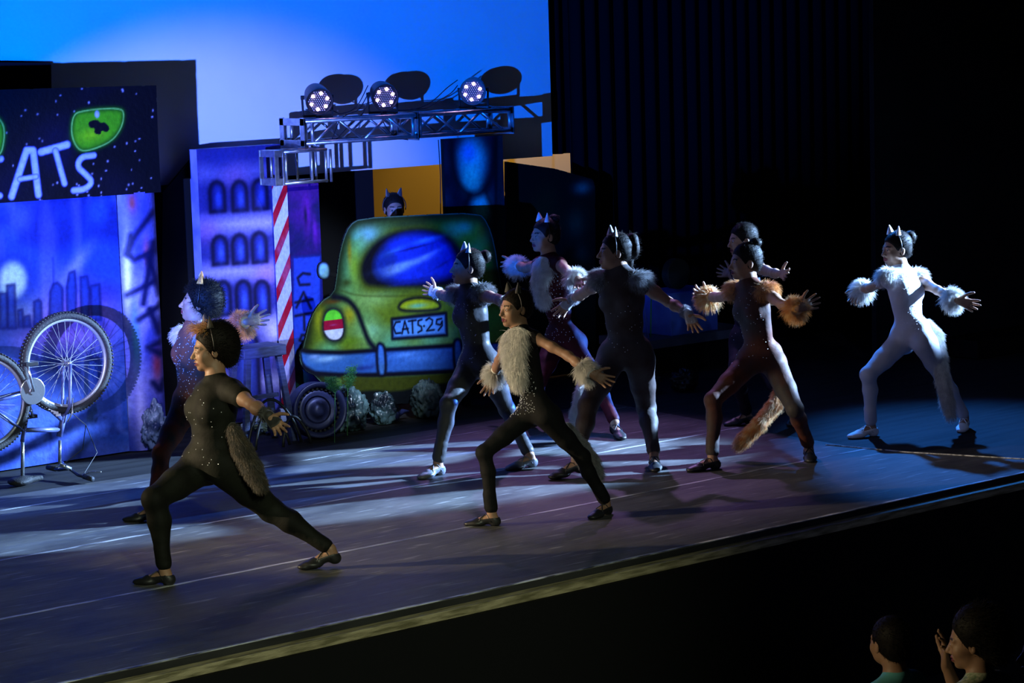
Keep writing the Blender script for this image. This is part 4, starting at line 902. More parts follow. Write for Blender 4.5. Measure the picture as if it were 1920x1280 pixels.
LENS = mat('lamp_face', (.03, .03, .035), .3); BODY = mat('lamp_body', (.018, .018, .022), .35, .2, bump=.1)
LEDON = mat('lit_led', (.9, .7, 1), .3, emit=(.9, .55, 1.0), estr=22); LEDOFF = mat('dim_led', (.3, .3, .34), .15, emit=(.6, .5, .8), estr=.22)
def par(px, d, label):
    """px: centre of the front glass; d: beam direction"""
    d = Vector(d).normalized(); Rm = d.to_track_quat('Z', 'Y').to_matrix().to_4x4(); p = Vector(px)
    root = thing('par_lamp', label, 'lamp', tuple(p), 0, 'lamps on the lighting truss'); I = Rm
    m = MB(); m.lathe([(.05, -.215), (.082, -.19), (.095, -.13), (.098, -.02), (.106, -.015), (.106, .012), (.098, .012), (.096, -.005)], I, 40)
    m.build('housing', BODY, root, smooth=True).modifiers.new('edge', 'EDGE_SPLIT')
    m = MB(); m.lathe([(.0955, -.012), (.0955, -.006)], I, 40); m.build('lens_plate', LENS, root)
    mo, mf_ = MB(), MB(); on = [(math.cos(t)*.064, math.sin(t)*.064) for t in np.linspace(.35, .35+5*math.pi/3, 6)]
    for a, b in on: mo.lathe([(.012, -.006), (.013, 0), (.008, .004)], I @ Matrix.Translation((a, b, 0)), 12)
    for i in range(-5, 6):
        for j in range(-5, 6):
            a = (i+.5*(j % 2))*.0165; b = j*.0145
            if math.hypot(a, b) < .086 and min(math.hypot(a-x, b-y) for x, y in on) > .017: mf_.lathe([(.0052, -.006), (.0052, -.002), (.003, .001)], I @ Matrix.Translation((a, b, 0)), 6)
    mo.build('led', LEDON, root); mf_.build('led_grid', LEDOFF, root)
    # yoke: two arms from the side pivots down to the truss chord
    sd = Vector((d.y, -d.x, 0)).normalized(); c = -d*.10; zt = tz1+.018-p.z; m = MB()
    for s in (-1, 1):
        a = c+sd*s*.112; m.tube([a+sd*s*.004, Vector((a.x, a.y, zt+.012))], .009, 6)
        m2 = MB(); m2.lathe([(.016, -.012), (.016, .014)], Matrix.Translation(c+sd*s*.112) @ sd.to_track_quat('Z', 'Y').to_matrix().to_4x4(), 12); m2.build('pivot_knob', BLACKMETAL, root)
    a = c+sd*.116; b = c-sd*.116; m.tube([Vector((a.x, a.y, zt+.012)), Vector((b.x, b.y, zt+.012))], .011, 6); m.box((c.x-.02, c.y-.02, zt+.001), (c.x+.02, c.y+.02, zt+.02)); m.build('yoke', BLACKMETAL, root)
    l = bpy.data.lights.new('par_light', 'SPOT'); l.energy = 14; l.color = (.80, .62, 1.0); l.spot_size = math.radians(50); l.spot_blend = .6; l.shadow_soft_size = .06
    lo_ = bpy.data.objects.new('par_light', l); C.objects.link(lo_); lo_.parent = root; lo_.location = d*.03; lo_.rotation_euler = d.to_track_quat('-Z', 'Y').to_euler()
    return root
par((10.029, 14.860, 2.391), (-.38, -.86, -.30), 'black round lamp with six lit LEDs, leftmost on the truss'); par((10.641, 14.860, 2.397), (-.38, -.86, -.22), 'black round lamp with six lit LEDs, middle of the truss'); par((11.498, 14.860, 2.404), (-.66, -.74, -.16), 'black round lamp with six lit LEDs, rightmost on the truss')
cb = []
cb.append([(9.927, 14.900, 2.335), (10.189, 14.950, 2.315), (10.287, 14.950, 2.286), (10.415, 14.930, 2.333), (10.512, 14.900, 2.493)]); cb.append([(10.520, 14.900, 2.443), (10.434, 14.930, 2.312), (10.251, 14.900, 2.251), (10.120, 14.850, 2.096), (10.099, 14.850, 2.073)])
cb.append([(10.528, 14.900, 2.418), (10.466, 14.920, 2.282), (10.308, 14.880, 2.196), (10.159, 14.850, 2.094)]); cb.append([(11.421, 14.950, 2.500), (11.311, 14.950, 2.440), (11.144, 14.930, 2.342), (10.977, 14.920, 2.291), (10.796, 14.920, 2.287)])
cb.append([(11.419, 14.950, 2.457), (11.347, 14.950, 2.397), (11.197, 14.930, 2.340), (11.082, 14.920, 2.295), (10.925, 14.920, 2.290)]); cb.append([(10.623, 14.900, 2.283), (10.630, 14.860, 2.180), (10.718, 14.860, 2.093), (10.845, 14.860, 2.057)])
for k_, c_ in enumerate(cb):
    pts = [c_[0]]; P_ = [Vector(x) for x in c_]
    cr = []
    for i in range(len(P_)-1):
        p0, p1, p2, p3 = P_[max(i-1, 0)], P_[i], P_[i+1], P_[min(i+2, len(P_)-1)]
        for t in np.linspace(0, 1, 7)[:-1]: cr.append(.5*((2*p1)+(-p0+p2)*t+(2*p0-5*p1+4*p2-p3)*t*t+(-p0+3*p1-3*p2+p3)*t**3))
    cr.append(P_[-1]); m = MB(); m.tube(cr, .0042, 6)
    tag(m.build('lamp_cable', CABLE, smooth=True), ('black cable sagging between the leftmost and middle lamps', 'black cable dropping from the middle lamp into the truss', 'second black cable below the middle lamp', 'black cable looping left from the rightmost lamp', 'lower black cable running left from the rightmost lamp', 'short black cable hanging inside the truss under the middle lamp')[k_], 'cable', 'cables along the truss')
m = MB(); m.tube([(11.246, 15.000, 2.033), (11.255, 15.000, 1.744), (11.240, 15.000, 1.395)], .004, 6); tag(m.build('hanging_cable', CABLE), 'thin black cable hanging straight down in front of the amber wall', 'cable')
# ------------------------------------------------------------------ bicycle standing upside down
RUB = mat('tyre_rubber', (.012, .012, .014), .7, bump=.5, bscale=90); RIM = mat('silver_rim', (.40, .41, .44), .35, .5); SPK = mat('spoke_steel', (.6, .6, .62), .3, .8)
FRM = mat('bike_paint', (.10, .12, .30), .35, color2=(.04, .05, .16), nscale=14); DEC = mat('white_decal', (.8, .8, .85), .4); CHR = mat('chrome', (.6, .62, .65), .22, .9)
bk = thing('bicycle', 'old bicycle standing upside down on its saddle in front of the city backcloth', 'bicycle', (0, 0, 0)); BY = 14.0
def wheel(c, R=.315):
    c = Vector(c); I = Matrix.Translation(c) @ Matrix.Rotation(math.pi/2, 4, 'X')
    m = MB(); n = 60; m.tube([c+Vector((math.cos(t)*R, 0, math.sin(t)*R)) for t in np.linspace(0, 2*math.pi, n+1)[:-1]], .026, 10, True)
    for i in range(90):
        t = 2*math.pi*i/90; rr = R+.026; p = Matrix.Translation(c+Vector((math.cos(t)*rr, 0, math.sin(t)*rr))) @ Matrix.Rotation(-t, 4, 'Y')
        for yy in (-.016, 0, .016): m.box((-.004, yy-.005+(i % 2)*.003, -.007), (.003, yy+.005+(i % 2)*.003, .007), p)
    ty = m.build('tyre', RUB, bk, smooth=True)
    m = MB(); m.lathe([(R-.035, -.013), (R-.012, -.015), (R-.012, .015), (R-.035, .013), (R-.038, 0), (R-.035, -.013)], I, 64); m.f = m.f[:-2]; m.m = m.m[:-2]; rm = m.build('rim', RIM, bk, smooth=True)
    m = MB(); m.lathe([(.008, -.05), (.022, -.034), (.012, -.028), (.012, .028), (.022, .034), (.008, .05)], I, 16); m.build('hub', CHR, bk, smooth=True)
    m = MB()
    for i in range(36):
        t = 2*math.pi*i/36; s = (-1)**i; t2 = t+s*.35*(1 if (i//2) % 2 else -1)
        m.tube([c+Vector((math.cos(t2)*.021, s*.032, math.sin(t2)*.021)), c+Vector((math.cos(t)*(R-.034), s*.006, math.sin(t)*(R-.034)))], .0014, 4)
    m.build('spokes', SPK, bk)
w1 = (7.333, 14.000, 0.775); w2 = (6.712, 14.000, 0.582)
wheel(w1); wheel(w2)
def bt(name, pts, r, mt, **k): m = MB(); m.tube(pts, r, 10); return m.build(name, mt, bk, smooth=True)
BB = (7.053, 14.000, 0.622); HT = (7.258, 14.000, 0.333); HB = (7.286, 14.000, 0.391); ST = (6.982, 14.000, 0.366)
V_ = lambda p, dy: Vector(p)+Vector((0, dy, 0))
bt('down_tube', [BB, HB], .019, FRM); bt('top_tube', [ST, HT], .016, FRM); bt('seat_tube', [BB, (6.977, 14.000, 0.288)], .016, FRM); bt('head_tube', [(7.296, 14.000, 0.437), (7.247, 14.000, 0.288)], .021, FRM)
m = MB()
for s in (-1, 1): m.tube([V_(w1, s*.052), V_((7.312, 14.000, 0.489), s*.05), V_((7.296, 14.000, 0.437), s*.02)], .011, 8)
m.build('fork', FRM, bk, smooth=True); m = MB()
for s in (-1, 1): m.tube([V_(w2, s*.055), V_(BB, s*.025)], .009, 8); m.tube([V_(w2, s*.055), V_(ST, s*.015)], .008, 8)
m.build('rear_stays', FRM, bk, smooth=True)
m = MB(); 
for t in np.linspace(.22, .8, 9):
    a = Vector(BB).lerp(Vector(HB), t); m.box((a.x-.018, BY-.0215, a.z-.008), (a.x+.018, BY-.018, a.z+.008))
m.build('decal', DEC, bk)
m = MB(); Ib = Matrix.Translation(BB) @ Matrix.Rotation(math.pi/2, 4, 'X'); m.lathe([(.086, .036), (.090, .038), (.090, .041), (.086, .043)], Ib, 40); m.lathe([(.022, -.05), (.022, .05)], Ib, 16); m.build('chainring', CHR, bk)
m = MB(); a = V_(BB, -.06); b = (7.006, 13.930, 0.815); m.tube([a, b], .009, 8); a2 = V_(BB, .06); b2 = Vector(a2)-(Vector(b)-Vector(a)); m.tube([a2, b2], .009, 8); m.build('crank', CHR, bk, smooth=True)
for p, dy in ((b, -1), (b2, 1)):
    m = MB(); m.box((p[0]-.045, p[1]-.03+dy*.05, p[2]-.012), (p[0]+.045, p[1]+.03+dy*.05, p[2]+.012)); m.tube([p, (p[0], p[1]+dy*.03, p[2])], .006, 6); m.build('pedal', BLACKMETAL, bk, bevel=.004)
sp = (6.964, 14.000, 0.154); bt('seat_post', [(6.979, 14.000, 0.317), (sp[0], BY, .055)], .013, CHR)
F = Field((sp[0]-.22, BY-.13, -.02), (sp[0]+.2, BY+.13, .12), .006); F.ell((sp[0]-.03, BY, .030), ((1, 0, 0), (0, 1, 0), (0, 0, 1)), (.075, .075, .028)); F.cap((sp[0], BY, .03), (sp[0]+.13, BY, .030), .032, .018, .03)
v, f_ = F.mesh(); v[:, 2] = np.maximum(v[:, 2], .002); ob('saddle', fast_mesh('saddle', v, [f_], [RUB]), bk)
st = Vector((7.250, 14.000, 0.262)); m = MB(); m.tube([st, (st.x-.01, BY, .10)], .012, 8); m.tube([(st.x-.01, BY, .10), (st.x+.06, BY-.02, .06)], .014, 8); m.build('handlebar_stem', CHR, bk, smooth=True)
m = MB(); m.tube([(st.x+.06, BY-.30, .030), (st.x+.05, BY-.14, .035), (st.x+.06, BY, .06), (st.x+.05, BY+.14, .035), (st.x+.06, BY+.30, .030)], .011, 8); m.build('handlebar', BLACKMETAL, bk, smooth=True)
for s in (-1, 1):
    m = MB(); m.tube([(st.x+.06, BY+s*.20, .033), (st.x+.06, BY+s*.31, .030)], .018, 10); m.build('grip', RUB, bk, smooth=True)
    m = MB(); m.tube([(st.x+.06, BY+s*.17, .04), (st.x+.13, BY+s*.19, .055), (st.x+.15, BY+s*.27, .06)], .005, 6); m.build('brake_lever', CHR, bk, smooth=True)
m = MB(); 
for s in (-1, 1): m.tube([(st.x+.08, BY+s*.17, .05), (st.x+.22, BY+s*.1, .16), (st.x+.20, BY, .34), (7.310, 14.000, 0.471)], .003, 5)
m.build('brake_cable', CABLE, bk)
m = MB()
for s in (-1, 1): m.tube([V_((7.297, 14.000, 0.383), s*.03), V_((7.333, 14.000, 0.443), s*.042), V_((7.343, 14.000, 0.540), s*.036)], .006, 6)
m.build('brake_caliper', CHR, bk, smooth=True)

# ------------------------------------------------------------------ junk in front of the scenery
STOOL = mat('blue_grey_wood', (.06, .08, .24), .6, noise=.4, nscale=9, bump=.3, bscale=30, stretch=(1, 1, 6))
sq = [(8.752, 0.640), (9.110, 0.600), (8.756, 0.704)]; sx0, sx1, sz = sq[0][0], sq[1][0], sq[2][1]
so_ = thing('wooden_stool', 'plain dark-blue painted wooden stool beside the striped pillar', 'stool', (round((sx0+sx1)/2, 3), 14.17, 0))
hw_ = (sx1-sx0)/2
m = MB(); m.box((-hw_, -.12, sz-.075), (hw_, .12, sz)); m.build('seat', STOOL, so_, bevel=.006)
for a, b in ((-1, -1), (1, -1), (-1, 1), (1, 1)):
    m = MB(); w_ = .018; tp = Vector((a*hw_*.72, b*.085, sz-.072)); bt_ = Vector((a*hw_*1.15, b*.13, 0.001)); v = []
    for p in (bt_, tp): v += [(p.x-w_*1.2, p.y-w_, p.z), (p.x+w_*1.2, p.y-w_, p.z), (p.x+w_*1.2, p.y+w_, p.z), (p.x-w_*1.2, p.y+w_, p.z)]
    m.add(v, [(0, 3, 2, 1), (4, 5, 6, 7), (0, 1, 5, 4), (1, 2, 6, 5), (2, 3, 7, 6), (3, 0, 4, 7)]); m.build('leg', STOOL, so_, bevel=.002)
m = MB(); m.box((-hw_*.9, -.02, sz*.45), (hw_*.9, .005, sz*.45+.03)); m.build('stretcher', STOOL, so_)
# wheel rim
DRUM = mat('blue_painted_steel', (.05, .06, .20), .4, .4, noise=.4, nscale=8)
wc = (9.317, 14.000, 0.270); R_w = .205; ad = Vector((-.25, -.95, .12)).normalized(); I = Matrix.Translation((wc[0], wc[1], R_w+.003)) @ ad.to_track_quat('Z', 'Y').to_matrix().to_4x4()
wr_ = thing('steel_wheel', 'dark blue steel car wheel leaning by the foot of the car cut-out', 'wheel', (0, 0, 0))
m = MB(); m.lathe([(.19, -.085), (.203, -.08), (.203, -.062), (.178, -.05), (.17, 0), (.178, .05), (.203, .062), (.203, .08), (.19, .085), (.165, .06), (.158, 0), (.165, -.06), (.19, -.085)], I, 56); m.f = m.f[:-2]; m.m = m.m[:-2]; m.build('rim', DRUM, wr_, smooth=True)
m = MB(); m.lathe([(.164, .012), (.12, .028), (.10, .01), (.05, .02), (.045, .05), (.01, .052)], I, 40); m.build('disc', DRUM, wr_, smooth=True)
m = MB()
for i in range(28):
    t = 2*math.pi*i/28; m.box((.146, -.008, .022), (.162, .008, .040), I @ Matrix.Rotation(t, 4, 'Z'))
m.build('tooth_ring', BLACKMETAL, wr_)
def lump(name, c, rad, amp, seed, mt, label, cat, group=None, fq=4.2):
    rg = np.random.default_rng(seed); n = 44; th = np.linspace(0, math.pi, n+1); ph = np.linspace(0, 2*math.pi, 2*n+1)[:-1]
    TH, PH = np.meshgrid(th, ph, indexing='ij'); d = np.stack([np.sin(TH)*np.cos(PH), np.sin(TH)*np.sin(PH), np.cos(TH)], -1)
    k = rg.normal(size=(14, 3))*fq; o = rg.random(14)*6.28; s = sum(np.abs(np.sin(d@k[i]+o[i])) for i in range(14))/14; s2 = sum(np.abs(np.sin(d@(k[i]*2.7)+o[i])) for i in range(14))/14
    r = 1+amp*(s-.63)*6+amp*(s2-.63)*3; v = d*r[..., None]*np.array(rad); v[..., 2] = np.maximum(v[..., 2]+rad[2]*.86, 0.002)
    V = v.reshape(-1, 3)+np.array([c[0], c[1], 0]); W = 2*n; F_ = []
    a = np.arange(n)[:, None]*W+np.arange(W)[None]; b = np.arange(n)[:, None]*W+(np.arange(W)+1)[None] % W
    F_ = np.stack([a, a+W, b+W, b], -1).reshape(-1, 4)
    o_ = ob(name, fast_mesh(name, V, [F_], [mt])); tag(o_, label, cat, group); return o_
BAG = mat('crumpled_dark_plastic', (.008, .012, .02), .3, color2=(.15, .26, .28), nscale=6, bump=.8, bscale=14, coat=.3); BAG2 = mat('mottled_stone', (.015, .025, .025), .6, color2=(.09, .14, .13), nscale=9, bump=.8, bscale=20)
CLEARBAG = mat('crumpled_pale_plastic', (.25, .35, .45), .3, color2=(.03, .05, .12), nscale=9, bump=.9, bscale=16, coat=.4)
g_ = (9.661, 14.219, 0.000); lump('rubbish_bag', (g_[0], 14.11), (.15, .14, .165), .16, 3, BAG, 'big crumpled dark bag with pale patches in front of the car wheel', 'bag')
g_ = (10.006, 14.283, 0.000); lump('rubbish_bag', (g_[0], 14.14), (.10, .09, .125), .18, 5, BAG, 'narrow crumpled bag in the middle under the car bumper', 'bag')
g_ = (10.425, 14.092, 0.000); lump('stone', (g_[0]-.02, 14.13), (.13, .11, .145), .14, 8, BAG2, 'rough mottled boulder under the right half of the car, left of the dancer', 'stone')
g_ = (8.248, 14.398, 0.000); lump('plastic_bag', (g_[0], g_[1]+.10), (.085, .07, .17), .22, 9, CLEARBAG, 'tall crumpled pale plastic bag at the foot of the round pillar', 'bag')
g_ = (9.218, 14.621, 0.000); lump('plastic_bag', (g_[0]-.02, g_[1]-.12), (.10, .07, .05), .25, 12, CLEARBAG, 'flat crumpled clear plastic bag on the floor below the stool', 'bag')
g_ = (10.080, 14.126, 0.000); m = MB(); m.tube([(g_[0]-.04, g_[1]-.12, .09), (g_[0]-.01, g_[1]-.06, .035), (g_[0]+.04, g_[1]+.02, .03), (g_[0]+.11, g_[1]+.03, .07), (g_[0]+.17, g_[1]+.04, .06)], [.012, .02, .014, .02, .01], 6); tag(m.build('bent_pipe', DRUM, smooth=True), 'bent blue-grey pipe lying between the bag and the boulder', 'pipe')
WOODB = mat('blue_grey_scrap_wood', (.14, .17, .30), .7, noise=.5, nscale=6)
for i, (g_, sx_, sy_, sz_, rz, lab) in enumerate((((9.202, 14.779, 0.000), .12, .05, .04, .6, 'tilted scrap block at the left end of the junk under the stool'), ((9.407, 14.975, 0.000), .05, .05, .09, .2, 'upright scrap block behind the tilted one under the stool'), ((9.549, 14.810, 0.000), .05, .04, .10, -.3, 'upright scrap block right of the stool leg'), ((9.754, 14.944, 0.000), .07, .05, .08, .1, 'squat scrap block touching the car wheel'), ((9.214, 14.418, 0.000), .16, .03, .02, .15, 'thin scrap plank lying at the front of the junk'))):
    m = MB(); m.box((-sx_/2, -sy_/2, .001), (sx_/2, sy_/2, sz_)); o = m.build('scrap_wood', WOODB, bevel=.004, loc=(g_[0], g_[1], 0)); o.rotation_euler = (0, 0, rz); tag(o, lab, 'wood', 'scrap wood under the stool')
GLB = mat('cut_glass', (.5, .55, .9), .08, 0, spec=1.0, coat=1, bump=.6, bscale=40)
g_ = (9.473, 14.398, 0.000); m = MB(); m.ball((g_[0], g_[1], .036), .035, 7); tag(m.build('glass_ball', GLB), 'small sparkling glass ball on the floor left of the car wheel', 'ball')
for i, (g_, c) in enumerate((((9.585, 14.660, -0.000), (.06, .08, .5)), ((9.667, 14.602, -0.000), (.08, .35, .2)))):
    m = MB(); m.lathe([(.024, .001), (.026, .01), (.026, .07), (.010, .095), (.010, .115), (.012, .118)], Matrix.Translation((g_[0], g_[1]+.04, 0)), 20); tag(m.build('glass_bottle', mat('bottle_glass', c, .1, coat=1), smooth=True), ('small blue bottle standing behind the glass ball', 'small green bottle standing beside the car wheel')[i], 'bottle', 'small bottles beside the car wheel')
for i, (x0_, x1_, h_, y_, lab) in enumerate(((462, 556, .33, 13.9, 'tallest black hose arching over the junk under the stool'), (470, 530, .24, 13.86, 'middle black hose arch over the junk under the stool'), (512, 562, .20, 13.82, 'smallest black hose arch right of the stool leg'))):
    a = [(8.620, 0.185)][0][0]+(x0_-455)/260*1.26; b = a+(x1_-x0_)/260*1.26; m = MB()
    m.tube([(a+(b-a)*t, y_+.05*math.sin(3*t), .012+h_*math.sin(math.pi*t)**.7) for t in np.linspace(0, 1, 24)], .011, 8); tag(m.build('rubber_hose', CABLE, smooth=True), lab, 'hose', 'hoses under the stool')
# green twigs
LEAF = mat('conifer_green', (.05, .26, .06), .6, color2=(.02, .12, .04), nscale=20)
rg = np.random.default_rng(77)
tw = ((9.524, 13.900, 0.348), (9.302, 13.740, 0.364)); 
for i, (p, L_, lab) in enumerate(((tw[0], .15, 'feathery green twig standing in front of the car bumper'), (tw[1], .10, 'small green twig on top of the big crumpled bag'))):
    p = np.array(p); m = MB(); top = p+np.array([.05-.09*i, 0, L_]); m.tube([(p[0]-.02, p[1], .003), tuple(p), tuple((p+top)/2+np.array([.01, 0, 0])), tuple(top)], .0025, 5); o = m.build('green_twig', LEAF)
    n = 900; t = rg.random(n)[:, None]; br = np.floor(rg.random(n)*14)[:, None]; ang = br*2.4; bl_ = (.07*(1-t*.3))*rg.random(n)[:, None]
    dirs = np.concatenate([np.cos(ang)*.9, np.sin(ang)*.5, np.full((n, 1), .45)], 1); tb = (np.floor(t*14)/14)
    base = p+(top-p)*tb+dirs*bl_; dd = dirs*.8+rg.normal(size=(n, 3))*.6
    v, f_ = strands(base, dd, .016, .0016, np.array([0, 0, -.1]), 3, 2); q_ = ob('needles', fast_mesh('needles', v, [f_], [LEAF]), o); tag(q_, kind='stuff'); tag(o, lab, 'twig', 'green twigs by the car bumper')
# platform, box, drum and sticks behind the row
BLUEP = mat('blue_board', (.10, .24, .95), .6, color2=(.07, .16, .75), nscale=3)
q = [(12.833, 0.297), (13.808, 0.219), (12.832, 0.244)]; m = MB(); m.box((q[0][0], 14.35, q[2][1]-.02), (q[1][0]+.25, 14.95, q[0][1])); pf = m.build('platform', mat('platform_board', (.12, .14, .2), .7)); tag(pf, 'low dark platform behind the row of dancers, carrying a blue box', 'platform')
m = MB(); m.box((q[0][0]+.03, 14.38, 0.001), (q[1][0]+.2, 14.93, q[2][1]-.022)); m.build('platform_skirt', BLACKPAINT, pf)
zp = q[0][1]; q2 = [(13.177, 0.659), (13.716, 0.608), (13.166, 0.273)]
bb = MB(); bb.box((q2[0][0], 14.42, zp+.001), (q2[1][0], 14.8, q2[0][1])); bo2 = bb.build('blue_box', BLUEP, bevel=.006); tag(bo2, 'plain blue box standing on the dark platform behind the dancers', 'box')
dp = (13.397, 14.550, 0.774); m = MB(); m.lathe([(.12, -.04), (.13, -.035), (.13, .035), (.12, .04)], Matrix.Translation((dp[0]+.03, 14.62, q2[0][1]+.133)) @ Matrix.Rotation(math.pi/2, 4, 'X'), 40); tag(m.build('round_drum', mat('dark_green_hide', (.02, .03, .022), .7), smooth=False), 'dark round drum on its edge on top of the blue box', 'drum')
st_ = ((13.032, 14.500, 0.622), (12.947, 14.500, 0.586)); sb = ((13.016, 14.500, 0.291), (12.992, 14.500, 0.294))
for i in range(2):
    m = MB(); m.tube([(sb[i][0], 14.5, zp+.002), (st_[i][0], 14.5, st_[i][2])], .006, 6); tag(m.build('thin_stick', mat('stick_paint', ((.05, .45, .12), (.08, .16, .6))[i], .5), smooth=True), ('thin green stick standing on the platform left of the blue box', 'thin blue stick leaning beside the green stick')[i], 'stick')
for i, (g_, s_) in enumerate((((12.270, 13.652, -0.000), .12), ((12.548, 13.489, 0.000), .11))):
    lump('rubbish_bag', (g_[0], min(g_[1]+.1, 14.1)), (s_, s_*.8, s_*.8), .2, 30+i, mat('black_plastic', (.02, .022, .022), .35, bump=.8, bscale=15), ('black bag in the gloom below the platform, nearer the drum', 'black bag in the gloom below the platform, nearer the orange-furred dancer')[i], 'bag')

